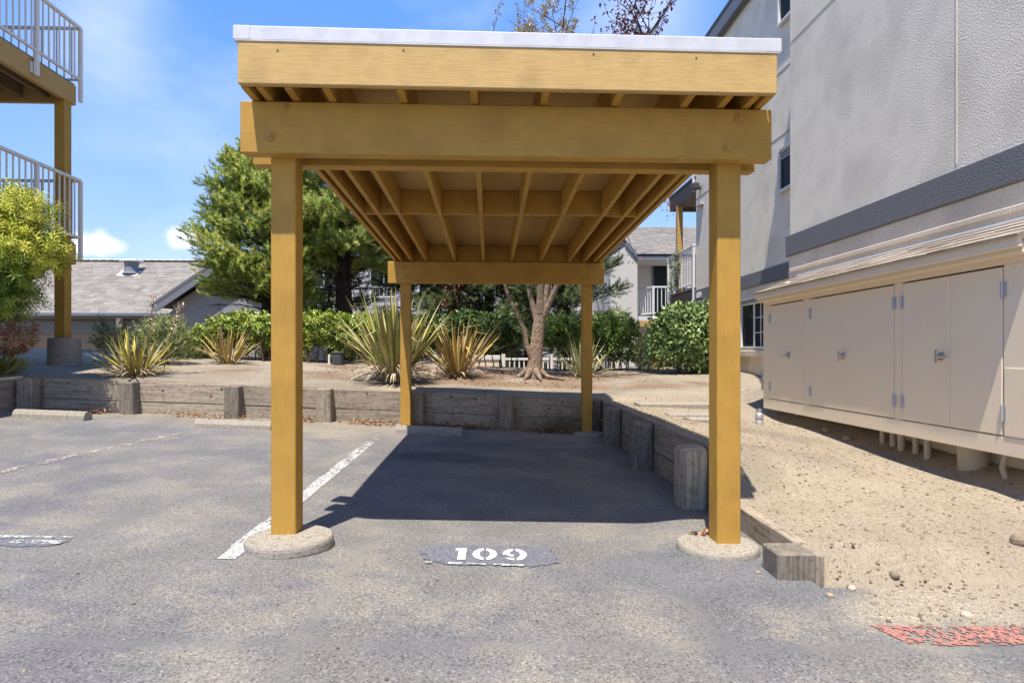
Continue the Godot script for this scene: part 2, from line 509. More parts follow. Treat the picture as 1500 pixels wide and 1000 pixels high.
func decal(keep: Callable, x0: float, x1: float, d0: float, d1: float, cell: float, lift: float) -> ArrayMesh:
	var g := Geo.new()
	var nx := int(ceil((x1 - x0) / cell)); var nd := int(ceil((d1 - d0) / cell))
	for j in nd:
		var i := 0
		while i < nx:
			var d := d0 + (j + .5) * cell
			if not keep.call(x0 + (i + .5) * cell, d):
				i += 1
				continue
			var i2 := i
			while i2 < nx and i2 - i < 12 and keep.call(x0 + (i2 + .5) * cell, d): i2 += 1
			var xa := x0 + i * cell; var xb := x0 + i2 * cell; var da := d - cell * .5; var db := d + cell * .5
			g.poly([W(xa, lot(xa, da) + lift, da), W(xb, lot(xb, da) + lift, da), W(xb, lot(xb, db) + lift, db), W(xa, lot(xa, db) + lift, db)], Vector3.UP)
			i = i2
	return g.mesh()


func worn(x: float, d: float, keep: float) -> bool:
	return nz.get_noise_2d(x * 4500, d * 3500) * .6 + nz.get_noise_2d(x * 800 + 30, d * 500) * .6 < keep


# ---------------------------------------------------------------- the carport
func build_carport() -> void:
	var t := thing("carport", "open timber carport painted ochre over the marked stall", "carport")
	var oc: Material = M.ochre
	var drop := func(d: float) -> float: return 2.506 - .0245 * (d - 3.42)
	var tilt := func(x: float) -> float: return -.0017 * (x + 1.3)
	for q in [[-1.161, 3.57, .06], [1.384, 3.57, -.04], [-1.159, 8.57, .07], [1.362, 8.57, .01]]:
		var y1: float = 2.50 if q[1] < 5 else 2.37
		pbox(t, "post", W(q[0], (q[2] + y1) * .5, q[1]), Vector3(.139, y1 - q[2], .139), oc, .006)
	for q in [[3.455, .089, 2.22, 2.503, -1.365, 1.594], [3.685, .085, 2.222, 2.502, -1.382, 1.60], [8.455, .085, 2.083, 2.376, -1.384, 1.58]]:
		var b := pbox(t, "beam", W((q[4] + q[5]) * .5, (q[2] + q[3]) * .5 + tilt.call(.1), q[0]), Vector3(q[5] - q[4], q[3] - q[2], q[1]), oc, .005)
		b.rotation.z = -.0017
	var xs := [-1.283, -1.205, -1.06, -.862, -.472, -.083, .302, .70, 1.09, 1.30, 1.445, 1.517]
	var ang := atan(.0245)
	for x in xs:
		var mid: float = (3.272 + 8.60) * .5
		var r := pbox(t, "rafter", W(x, drop.call(mid) + tilt.call(x) + .1195, mid), Vector3(.04, .235, 5.325), oc, .003)
		r.rotation.x = -ang
	for k in xs.size() - 1:
		var a: float = xs[k] + .021; var b: float = xs[k + 1] - .021
		if b - a < .06: continue
		for d in [5.9, 8.5]:
			var bl := pbox(t, "blocking", W((a + b) * .5, drop.call(d) + .118 + tilt.call(a) + rr(-.003, .003), d), Vector3(b - a, .225, .04), oc, .002)
			bl.rotation.x = -ang
	var f := pbox(t, "fascia", W(.117, 2.624 + .003, 3.25), Vector3(2.846, .225, .04), M.ochre_faded, .005)
	f.rotation.z = -.0035
	pbox(t, "rear_fascia", W(.117, 2.50, 8.622), Vector3(2.846, .225, .04), oc, .005)
	# plywood under the roof, in sheets with joints across the rafters
	var d0 := 3.24
	while d0 < 8.55:
		var d1 := minf(d0 + 1.215, 8.63)
		var mid := (d0 + d1) * .5
		var s := pbox(t, "deck_sheet", W(.117, drop.call(mid) + .2385 + .009 - .002, mid), Vector3(2.83, .018, d1 - d0 - .005), M.deck_ply, .001)
		s.rotation.x = -ang
		d0 = d1
	var ro := pbox(t, "roof_cover", W(.117, drop.call(5.94) + .264, 5.94), Vector3(2.83, .012, 5.38), M.roofing, .002)
	ro.rotation.x = -ang
	var fl := pbox(t, "roof_flashing", W(.117, 2.775, 3.2495), Vector3(2.87, .077, .045), M.flashing, .006)
	fl.rotation.z = -.0055
	var lip := pbox(fl, "drip_edge", W(0, -.0405, .0), Vector3(2.868, .005, .048), M.flashing, .001)
	for e in [-1, 1]:
		pbox(fl, "end_cap", W(e * 1.4, 0, -.0015), Vector3(.09, .076, .047), M.flashing, .004)
		var sf := pbox(t, "side_flashing", W(.117 + e * 1.431, drop.call(5.95) + .2685, 5.96), Vector3(.012, .07, 5.37), M.flashing, .002)
		sf.rotation.x = -ang
	for q in [[419, 162], [399, 205], [1086, 171], [1067, 213]]:
		var x: float = (float(q[0]) - 717.0) / 263.0 + .005
		var y: float = 1.12 + (518.0 - float(q[1])) / 263.0
		var g := Geo.new()
		g.tube([W(0, 0, 0), W(0, 0, -.006)], [.025, .024], 16)
		g.tube([W(0, 0, -.006), W(0, 0, -.018)], [.013, .011], 6)
		part(t, "bolt", g.mesh(), M.bolt, W(x, y, 3.409))
	for x in [-1.10, -.45, .55, 1.1]:
		var g := Geo.new()
		g.tube([Vector3.ZERO, W(0, 0, -.002)], [.0055, .0045], 8)
		part(t, "nail_head", g.mesh(), M.dark_metal, W(x, 2.715 - .02 * absf(x), 3.2295))
	for q in [[-1.14, 2.16, 8.411], [-1.17, 2.30, 8.411], [1.36, 2.16, 8.411], [1.37, 2.31, 8.411]]:
		var g := Geo.new()
		g.tube([W(0, 0, 0), W(0, 0, -.015)], [.02, .017], 10)
		part(t, "bolt", g.mesh(), M.bolt, W(q[0], q[1], q[2]))


func build_footings() -> void:
	var names := ["round concrete footing under the front left post, white line running into it", "round concrete footing under the front right post, beside the timber end block", "low pale concrete footing under the rear left post", "low concrete footing under the shaded rear right post"]
	var k := 0
	for q in [[-1.12, 3.49, .237, .1], [1.325, 3.53, .232, .02], [-1.19, 8.5, .17, .095], [1.37, 8.42, .22, .036]]:
		var y0 := lot(q[0], q[1]) - .05
		var g := Geo.new()
		var r: float = q[2]
		var top: float = q[3] - y0
		g.lathe(Vector3.ZERO, [Vector2(r * .985, top - .010), Vector2(r * .955, top), Vector2(0, top + .004)], 40, .008)
		var gs := Geo.new()
		gs.lathe(Vector3.ZERO, [Vector2(r * 1.02, 0), Vector2(r, top * .45), Vector2(r * 1.008, top * .5), Vector2(r, top - .024), Vector2(r * .985, top - .010)], 40, .008)
		var o := thing("concrete_footing", names[k], "footing", "round footings under the carport posts", W(q[0], y0, q[1]))
		part(o, "cap", g.mesh(), M.concrete)
		part(o, "side", gs.mesh(), M.concrete_gray)
		k += 1


# ---------------------------------------------------------------- timber walls round the stalls
func plank(t: Node3D, x0: float, x1: float, y0: float, y1: float, ya: float, yb: float, d: float, along_x := true) -> void:
	# one board: y0..y1 at the first end, ya..yb at the other
	var ln := x1 - x0
	var g := Geo.new()
	g.box(Vector3.ZERO, Vector3(ln - .006, y1 - y0 - .006, .075), Basis(), .006, Vector2(rr(0, 5), rr(0, 5)))
	var o := part(t, "plank", g.mesh(), M["plank%d" % rng.randi_range(0, 3)])
	var tilt := atan2((ya + yb - y0 - y1) * .5, ln)
	var jut := rr(-.006, .006)
	if along_x:
		o.position = W((x0 + x1) * .5, (y0 + y1 + ya + yb) * .25, d + .038 + jut)
		o.rotation.z = tilt
	else:
		o.position = W(d + .038 + jut, (y0 + y1 + ya + yb) * .25, (x0 + x1) * .5)
		o.basis = Basis(Vector3.UP, PI / 2) * Basis(Vector3.BACK, tilt)


func knots(t: Node3D, at: Vector3, r: float) -> void:
	var g := Geo.new()
	g.tube([Vector3.ZERO, W(0, 0, -.005)], [r, r * .8], 10)
	part(t, "knot", g.mesh(), M.dark_metal, at)


func stub(t: Node3D, x: float, y0: float, y1: float, d: float, s := .2, bev := .014) -> void:
	var g := Geo.new()
	g.box(Vector3(0, (y1 - y0) * .5, 0), Vector3(s, y1 - y0, s), Basis(), bev, Vector2(rr(0, 5), rr(0, 5)))
	var o := part(t, "post", g.mesh(), M["plank%d" % rng.randi_range(0, 3)] if rng.randf() < .5 else M.log, W(x, y0, d))
	o.rotation = Vector3(rr(-.015, .015), rr(-.04, .04), rr(-.015, .015))


func build_walls() -> void:
	var t := thing("retaining_wall", "long weathered plank retaining wall along the back of the stalls", "retaining wall")
	var tops := func(x: float) -> float: return .527 - .041 * x
	var px := [-6.35, -5.04, -3.61, -2.33, -1.04, .237, 1.52]
	for x in px:
		stub(t, x, lot(x, 8.8) - .15, tops.call(x) + rr(-.012, .012), 8.80 if x > -6 else 8.70, .2 if x < 1.4 else .16)
	var cuts := [-6.5, -4.95, -3.70, -2.24, -1.12, .16, 1.62]
	for i in cuts.size() - 1:
		var a: float = cuts[i]; var b: float = cuts[i + 1]
		var ta: float = tops.call(a) + rr(-.006, .006); var tb: float = tops.call(b) + rr(-.006, .006)
		plank(t, a, b, ta - .285, ta, tb - .285, tb, 8.865)
		plank(t, a, b, ta - .575, ta - .288, tb - .575, tb - .288, 8.868)
	for q in [[-4.62, .60], [-3.95, .52], [-3.8, .62], [-2.9, .60], [-1.75, .55], [-.55, .50], [-.2, .47], [1.05, .42], [.86, .33]]:
		knots(t, W(q[0], q[1], 8.862), rr(.012, .02))

	t = thing("retaining_wall", "short plank retaining wall on the right of the covered stall, with three stout posts", "retaining wall")
	plank(t, 4.45, 8.86, .16, .447, .17, .462, 1.61, false)
	plank(t, 4.45, 8.86, -.12, .157, -.12, .168, 1.612, false)
	plank(t, 3.22, 4.44, -.12, .118, -.10, .140, 1.615, false)
	for q in [[4.54, .435], [6.05, .45], [7.52, .458]]:
		stub(t, 1.51, lot(1.5, q[0]) - .15, q[1], q[0], .205, .03)
	var eb := pbox(t, "end_block", W(1.55, .005, 3.13), Vector3(.195, .215, .19), M.log, .008)
	eb.rotation.y = -.02
	pbox(t, "plank", W(1.668, -.0, 3.13), Vector3(.05, .20, .18), M.plank1, .006)

	t = thing("retaining_wall", "plank retaining wall on the far left side of the lot below the leafy bed", "retaining wall")
	plank(t, 3.0, 8.86, .46, .745, .49, .775, -6.575, false)
	plank(t, 3.0, 8.86, .17, .456, .20, .486, -6.573, false)
	for q in [[7.1, .74], [5.6, .73]]:
		stub(t, -6.4, .1, q[1], q[0], .2)


func stop_block(label: String, x0: float, x1: float, d: float, turn: float, h := .12, dark := false) -> void:
	var xm := (x0 + x1) * .5
	var ln := x1 - x0
	var o := thing("wheel_stop", label, "wheel stop", "concrete wheel stops at the heads of the stalls", W(xm, lot(xm, d) - .01, d))
	var g := Geo.new()
	var prof := PackedVector2Array([Vector2(-.085, 0), Vector2(-.08, h * .55), Vector2(-.05, h * .95), Vector2(.0, h), Vector2(.05, h * .95), Vector2(.08, h * .55), Vector2(.085, 0)])
	g.slab(prof, Vector3(-ln * .5, 0, 0), Vector3.BACK, Vector3.UP, Vector3.RIGHT * ln)
	part(o, "body", g.mesh(), M.concrete_gray if dark else M.concrete)
	o.rotation.y = turn
	o.rotation.z = -.04
	for e in [-.35, .35]:
		var b := Geo.new()
		b.tube([Vector3(ln * e, h - .01, 0), Vector3(ln * e, h + .006, 0)], [.012, .012], 8)
		part(o, "anchor_pin", b.mesh(), M.dark_metal)


# ---------------------------------------------------------------- shingles, railings, windows
func shingles(parent: Node3D, org: Vector3, along: Vector3, upslope: Vector3, ln: float, rows: int, tab: float, expo: float, tones: Array, single_parts: bool) -> void:
	var A := along.normalized(); var U := upslope.normalized()
	var N := A.cross(U).normalized()
	if N.y < 0: N = -N
	var g := Geo.new()
	for r in rows:
		var x := -tab * (rng.randf() * .5 + .1)
		while x < ln:
			var w := tab * rr(.75, 1.2)
			var a := maxf(x, 0.0); var b := minf(x + w, ln)
			x += w
			if b - a < .02: continue
			var th := rr(.005, .009) if single_parts else rr(.008, .014)
			var lo := r * expo - rr(0, .008); var hi := lo + expo * 1.15
			var gg := Geo.new() if single_parts else g
			var tone: Color = tones[rng.randi() % tones.size()]
			gg.col = tone * rr(.88, 1.1)
			var P := func(s: float, u: float, z: float) -> Vector3: return org + A * s + U * u + N * z
			var g0 := .004
			var b0: float = b - g0
			var q := [P.call(a, lo, th + .006), P.call(b0, lo, th + .006), P.call(b0, hi, .004), P.call(a, hi, .004)]
			gg.poly(q, N)
			gg.poly([P.call(a, lo, 0), P.call(b0, lo, 0), q[1], q[0]], -U)
			gg.poly([P.call(a, lo, 0), q[0], q[3], P.call(a, hi, 0)], -A)
			gg.poly([P.call(b0, lo, 0), q[1], q[2], P.call(b0, hi, 0)], A)
			if single_parts: part(parent, "shingle", gg.mesh(), M.shingle)
	if not single_parts:
		var o := part(parent, "shingles", g.mesh(), M.shingle)
		o.set_meta("kind", "stuff")


func railing(parent: Node3D, a: Vector3, b: Vector3, top: float, low: float, step: float, m: Material, th := .022, rail := .045) -> void:
	# a and b are at deck level; balusters, two rails
	var d := b - a
	var ln := Vector2(d.x, d.z).length()
	var bas := Basis(Vector3.UP, atan2(-d.z, d.x))
	var mid := (a + b) * .5
	pbox(parent, "top_rail", mid + Vector3.UP * top, Vector3(ln + rail, rail, rail * 1.1), m, .006).basis = bas
	pbox(parent, "bottom_rail", mid + Vector3.UP * low, Vector3(ln, rail * .8, rail * .8), m, .004).basis = bas
	var n := int(ln / step)
	var g := Geo.new()
	g.box(Vector3.ZERO, Vector3(th, top - low - rail * .6, th), Basis(), .002)
	var me := g.mesh()
	for i in range(1, n):
		var p := a.lerp(b, float(i) / n) + Vector3.UP * (top + low) * .5
		part(parent, "baluster", me, m, p).basis = bas


func window(parent: Node3D, called: String, ctr: Vector3, w: float, h: float, facing: float, frame: Material, bars := [], glass: Material = null) -> Node3D:
	# facing: turn about y of a window that looks along +z
	var o := Node3D.new()
	o.name = called
	parent.add_child(o, true)
	o.position = ctr
	o.rotation.y = facing
	pbox(o, "pane", Vector3(0, 0, -.018), Vector3(w - .02, h - .02, .012), glass if glass else M.glass_dark, .001)
	for e in [-1, 1]:
		pbox(o, "frame", Vector3(e * (w * .5 - .022), 0, 0), Vector3(.045, h, .07), frame, .004)
		pbox(o, "frame", Vector3(0, e * (h * .5 - .022), 0), Vector3(w - .092, .045, .068), frame, .004)
	for q in bars:   # [centre x, centre y, width, height]
		pbox(o, "glazing_bar", Vector3(q[0], q[1], -.012), Vector3(q[2], q[3], .03), frame, .002)
	return o


# ---------------------------------------------------------------- the stucco building on the right
func build_right_building() -> void:
	var t := thing("apartment_building", "tall pale stucco apartment building on the right with a gray band above the ground floor", "building")
	# near wing: face at x = 3.9, ends at d = 7.84
	var g := Geo.new()
	g.box(W(4.45, 5.45, 1.2), Vector3(1.1, 11.5, 13.28), Basis(), .01)
	# the upper skin stands a little proud of the ground floor, so the ground floor shows under the band
	part(t, "near_wall", g.mesh(), M.stucco)
	pbox(t, "ground_floor_wall", W(3.893, 1.1, 1.2), Vector3(.02, 2.56, 13.27), M.stucco_smooth, .004)
	var band := pbox(t, "gray_band", W(3.885, 2.515, 1.22), Vector3(.05, .27, 13.33), M.stucco_gray, .01)
	band.rotation.z = 0
	pbox(t, "ledge", W(3.88, 2.19, 1.2), Vector3(.02, .05, 13.2), M.stucco_smooth, .006)
	# control joints in the stucco
	for q in [[4.99], [1.0]]:
		pbox(t, "control_joint", W(3.8985, 7.0, q[0]), Vector3(.008, 8.6, .016), M.stucco_smooth, .003)
	pbox(t, "control_joint", W(3.8985, 5.15, 1.2), Vector3(.008, .016, 13.2), M.stucco_smooth, .003)
	# far wing: face at x = 5.0, from the near wing to d = 14.7, eaves at 8 m
	g = Geo.new()
	g.box(W(7.5, 3.7, 11.2), Vector3(5.0, 8.9, 7.0), Basis(), .01)
	part(t, "far_wall", g.mesh(), M.stucco)
	pbox(t, "gray_band", W(4.985, 2.515, 11.27), Vector3(.05, .27, 6.93), M.stucco_gray, .01)
	pbox(t, "ground_floor_wall", W(4.993, 1.3, 11.26), Vector3(.02, 2.16, 6.9), M.stucco_smooth, .004)
	pbox(t, "eave_board", W(4.87, 8.03, 11.3), Vector3(.04, .26, 7.3), M.gray_trim, .01)
	pbox(t, "eave_soffit", W(5.0, 7.93, 11.3), Vector3(.24, .03, 7.28), M.gray_trim, .004)
	g = Geo.new()
	g.slab(PackedVector2Array([Vector2(0, 0), Vector2(5.3, 1.9), Vector2(5.3, 2.05), Vector2(-.02, .14)]), W(4.86, 8.12, 7.8), Vector3.RIGHT, Vector3.UP, W(0, 0, 7.15))
	part(t, "roof", g.mesh(), M.roofing)
	for y in [4.85, 5.95]:
		pbox(t, "control_joint", W(4.9985, y, 11.26), Vector3(.008, .014, 6.85), M.stucco_gray, .003)
	# windows
	var wn := window(t, "window", W(4.94, 1.65, 11.3), 1.15, .88, -PI / 2, M.white_trim, [[0, 0, .05, .8], [.28, .14, .5, .016], [.28, -.14, .5, .016], [.28, 0, .016, .8]])
	pbox(wn, "head_trim", Vector3(0, .47, .03), Vector3(1.22, .05, .09), M.gray_trim, .004)
	pbox(t, "window_ledge", W(4.955, 1.13, 11.3), Vector3(.12, .13, 2.0), M.stucco_smooth, .02)
	for q in [[4.23, .74], [7.2, .98]]:
		var wu := window(t, "window", W(4.962, q[0], 9.85), 1.0, q[1], -PI / 2, M.white_trim, [[0, 0, .04, q[1] - .09], [.25, 0, .45, .014]])
		for k in 3: pbox(wu, "blind_slat", Vector3(0, q[1] * (.42 - .07 * k), -.009), Vector3(.9, .03, .008), M.blind, .001)
	# lamp on the wall, its long shadow falls down the stucco
	var lm := Node3D.new(); lm.name = "wall_lamp"; t.add_child(lm, true); lm.position = W(4.90, 5.08, 14.38)
	pbox(lm, "housing", Vector3(-.03, 0, 0), Vector3(.16, .17, .2), M.dark_metal, .03)
	pbox(lm, "bracket", Vector3(.08, -.03, 0), Vector3(.06, .08, .08), M.dark_metal, .01)
	pbox(t, "drain_stub", W(4.95, 4.62, 14.3), Vector3(.1, .04, .3), M.galvanised, .01)
	var tm := TextMesh.new()
	tm.text = "1004"; tm.font_size = 20; tm.pixel_size = .0082; tm.depth = .012
	var sf := SystemFont.new(); sf.font_names = PackedStringArray(["Droid Serif"]); sf.font_weight = 700
	tm.font = sf
	var tx := part(t, "house_number", tm, M.white_trim, W(4.952, 2.505, 14.36))
	tx.rotation.y = -PI / 2
	# two balconies hang past the end wall
	for q in [[2.35, 2.72], [5.05, 5.42]]:
		var b := Node3D.new(); b.name = "balcony"; t.add_child(b, true)
		var y0: float = q[0]; var y1: float = q[1]
		pbox(b, "rim_beam", W(5.02, (y0 + y1) * .5 - .02, 15.75), Vector3(.06, y1 - y0 - .04, 2.1), M.beam_gray_brown, .004)
		pbox(b, "rim_beam", W(6.0, (y0 + y1) * .5 - .02, 16.83), Vector3(2.0, y1 - y0 - .04, .06), M.beam_gray_brown, .004)
		pbox(b, "deck", W(6.0, y1 - .005, 15.75), Vector3(2.1, .04, 2.12), M.gray_trim, .003)
		pbox(b, "deck_lining", W(6.0, y0 + .12, 15.75), Vector3(1.85, .03, 2.05), M.beam_gray_brown, .003)
		railing(b, W(4.96, y1, 14.72), W(4.96, y1, 16.85), 1.03, .1, .125, M.rail_white)
		railing(b, W(4.96, y1, 16.87), W(7.0, y1, 16.87), 1.03, .1, .125, M.rail_white)
		for d in [14.74, 16.85]:
			pbox(b, "rail_post", W(4.955, y1 + .35, d), Vector3(.06, 1.42, .06), M.rail_white, .005)
	pbox(t, "balcony_post", W(5.06, 3.87, 16.2), Vector3(.15, 2.36, .15), M.ochre_dull, .006)
	pbox(t, "balcony_post", W(5.06, .6, 16.2), Vector3(.15, 3.5, .15), M.ochre_dull, .006)
	# a vine in the lower railing
	var vm := rosette(9, .05, .035, .07)
	var xf := []; var cs := PackedColorArray()
	for i in 60:
		var hgt := rr(0, 1)
		xf.append(Transform3D(Basis(Vector3(rr(-1, 1), rr(-1, 1), rr(-1, 1)).normalized(), rr(0, 6)), W(4.93 + rr(-.05, .03), 2.85 + hgt * .95, 15.9 + .15 * sin(hgt * 9) + rr(-.08, .08) + (.5 if i % 3 == 0 else 0.0))))
		cs.append(Color(.12, .19, .04) * rr(.8, 1.2))
	var vine := thing("climbing_vine", "thin green vine climbing the white railing of the lower balcony", "vine")
	copies(vine, "foliage", vm, M.leaf_soft, xf, cs)
	var vg := Geo.new()
	vg.tube([W(4.93, 2.78, 15.85), W(4.92, 3.2, 15.95), W(4.93, 3.75, 15.85)], [.008, .006, .004], 5)
	part(vine, "stem", vg.mesh(), M.stem)


func build_cabinet() -> void:
	var t := thing("utility_cabinet", "long beige utility cabinet with steel lever handles and shingled lid against the building", "utility cabinet")
	var mc: Material = M.cabinet_paint
	var d0 := 3.80; var d1 := 7.62
	pbox(t, "cabinet_body", W(3.69, 1.12, (d0 + d1) * .5), Vector3(.40, 1.30, d1 - d0 - .04), M.dark_gap, .004)
	# face frame: rails and stiles
	pbox(t, "bottom_rail", W(3.475, .502, (d0 + d1) * .5), Vector3(.05, .125, d1 - d0), mc, .005)
	pbox(t, "top_rail", W(3.475, 1.755, (d0 + d1) * .5), Vector3(.05, .075, d1 - d0), mc, .004)
	var stiles := [[7.44, 7.62], [6.49, 6.635], [5.02, 5.115], [3.80, 4.0]]
	for s in stiles:
		pbox(t, "stile", W(3.475, 1.142, (s[0] + s[1]) * .5), Vector3(.05, 1.15, s[1] - s[0]), mc, .004)
	pbox(t, "end_panel", W(3.69, 1.12, d1 - .011), Vector3(.38, 1.31, .022), mc, .004)
	pbox(t, "end_panel", W(3.69, 1.12, d0 + .011), Vector3(.38, 1.31, .022), mc, .004)
	pbox(t, "floor_board", W(3.69, .455, (d0 + d1) * .5), Vector3(.38, .03, d1 - d0 - .02), mc, .003)
	pbox(t, "stile_patch", W(3.4478, .80, 3.9), Vector3(.006, .45, .17), mc, .002)
	# doors: [from, to]; a door leaf is proud of a dark gap round it
	for q in [[6.641, 7.432, 6.95], [5.122, 5.789, 0], [5.790, 6.484, 5.865], [4.008, 4.479, 0], [4.480, 5.012, 4.56]]:
		var a: float = q[0]; var b: float = q[1]
		var dr := pbox(t, "door", W(3.466, 1.138, (a + b) * .5), Vector3(.036, 1.132, b - a - .003), mc, .004)
		if q[2] > 0:
			var hd: float = q[2]
			var z := -(hd - (a + b) * .5)
			var gg := Geo.new()
			gg.tube([Vector3(-.018, 0, z), Vector3(-.03, 0, z), Vector3(-.036, 0, z)], [.033, .032, .024], 20)
			gg.tube([Vector3(-.03, 0, z), Vector3(-.065, 0, z)], [.011, .011], 10)
			part(dr, "handle_rose", gg.mesh(), M.steel, Vector3(0, -.04, 0))
			gg = Geo.new()
			var to := 1.0 if hd < 6.5 else -1.0
			gg.tube([Vector3(-.062, 0, z - .012 * to), Vector3(-.064, 0, z + .05 * to), Vector3(-.058, -.002, z + .112 * to)], [.0095, .010, .007], 10)
			part(dr, "lever", gg.mesh(), M.steel, Vector3(0, -.04, 0))
			if hd < 6.5:
				pbox(dr, "strike_plate", Vector3(-.021, -.04, z - .055 if hd < 5 else z - .075), Vector3(.008, .10, .022), M.steel, .002)
	# hinges
	for d in [7.436, 6.487, 6.637, 5.118, 5.017, 4.004]:
		if d == 6.637: continue
		for y in [.72, 1.55]:
			var gg := Geo.new()
			gg.tube([Vector3(0, -.055, 0), Vector3(0, .055, 0)], [.009, .009], 8)
			var hn := part(t, "hinge", gg.mesh(), M.galvanised, W(3.442, y, d))
			pbox(hn, "leaf_plate", Vector3(.003, 0, .018), Vector3(.006, .10, .03), M.galvanised, .001)
	# eave: trim board, fascia, sloped lid with shingles, flashing at the wall
	pbox(t, "eave_trim", W(3.412, 1.798, (d0 + d1) * .5 - .03), Vector3(.085, .075, d1 - d0 + .02), mc, .006)
	pbox(t, "fascia", W(3.345, 1.838, (d0 + d1) * .5 - .04), Vector3(.035, .085, d1 - d0 + .02), mc, .005)
	var g := Geo.new()
	g.slab(PackedVector2Array([Vector2(3.33, 1.872), Vector2(3.9, 2.092), Vector2(3.9, 1.80), Vector2(3.45, 1.80)]), Vector3(0, 0, -(d0 - .06)), Vector3.RIGHT, Vector3.UP, W(0, 0, d1 - d0 + .05))
	part(t, "lid", g.mesh(), mc)
	var tones := [Color(.40, .345, .29), Color(.50, .45, .39), Color(.33, .285, .24), Color(.45, .40, .35)]
	shingles(t, W(3.312, 1.868, d0 - .075), W(0, 0, 1), Vector3(.58, .222, 0), d1 - d0 + .1, 4, .19, .145, tones, true)
	pbox(t, "wall_flashing", W(3.884, 2.105, (d0 + d1) * .5 - .03), Vector3(.02, .022, d1 - d0 + .06), M.white_trim, .004)
	pbox(t, "flashing_patch", W(3.50, 1.955, 7.1), Vector3(.05, .012, .07), M.white_trim, .004, Basis(Vector3.BACK, .36))
	# feet and conduits below
	for q in [[3.74, 4.62, .10], [3.76, 7.3, .07]]:
		var gg := Geo.new()
		gg.tube([Vector3(0, -.2, 0), Vector3(0, .245, 0)], [q[2], q[2]], 20)
		part(t, "support_pier", gg.mesh(), M.pipe_beige, W(q[0], .2, q[1]))
	for k in 5:
		var gg := Geo.new()
		var d: float = [5.62, 5.5, 5.36, 5.2, 5.03][k]
		gg.tube([Vector3(0, -.2, 0), Vector3(0, .25, 0)], [.024 + .003 * (k % 3), .024 + .003 * (k % 3)], 12)
		part(t, "conduit", gg.mesh(), M.pipe_beige, W(3.68 + .02 * (k % 2), .2, d))
	var gs := Geo.new()
	gs.tube([Vector3(0, .25, 0), Vector3(0, .1, -.05), Vector3(-.05, -.15, .1)], [.02, .02, .02], 10)
	part(t, "conduit", gs.mesh(), M.pipe_beige, W(3.7, .2, 4.25))
	# soil vents beside it
	var o := thing("vent_cap", "small galvanised vent cap on a pipe standing in the soil before the cabinet", "vent pipe", "", W(3.13, earth(3.13, 7.02) - .02, 7.02))
	g = Geo.new()
	g.lathe(Vector3.ZERO, [Vector2(.05, 0), Vector2(.05, .035), Vector2(.042, .06), Vector2(.042, .085), Vector2(.05, .095), Vector2(.045, .13), Vector2(.03, .15)], 16)
	part(o, "body", g.mesh(), M.galvanised)
	g = Geo.new()
	g.lathe(Vector3(0, .15, 0), [Vector2(.03, 0), Vector2(.034, .02), Vector2(.025, .045), Vector2(0, .05)], 16)
	part(o, "cap", g.mesh(), M.steel)
	o = thing("pipe_fitting", "gray pipe elbow fixed low on the cabinet's far end", "pipe", "", W(3.50, .82, 7.74))
	g = Geo.new()
	g.tube([Vector3(.0, -.16, 0), Vector3(0, -.06, 0), Vector3(.0, .0, .02), Vector3(0, .02, .1)], [.022, .022, .026, .026], 10)
	part(o, "elbow", g.mesh(), M.galvanised)
	pbox(o, "coupling", Vector3(0, -.05, 0), Vector3(.07, .06, .07), M.galvanised, .012)


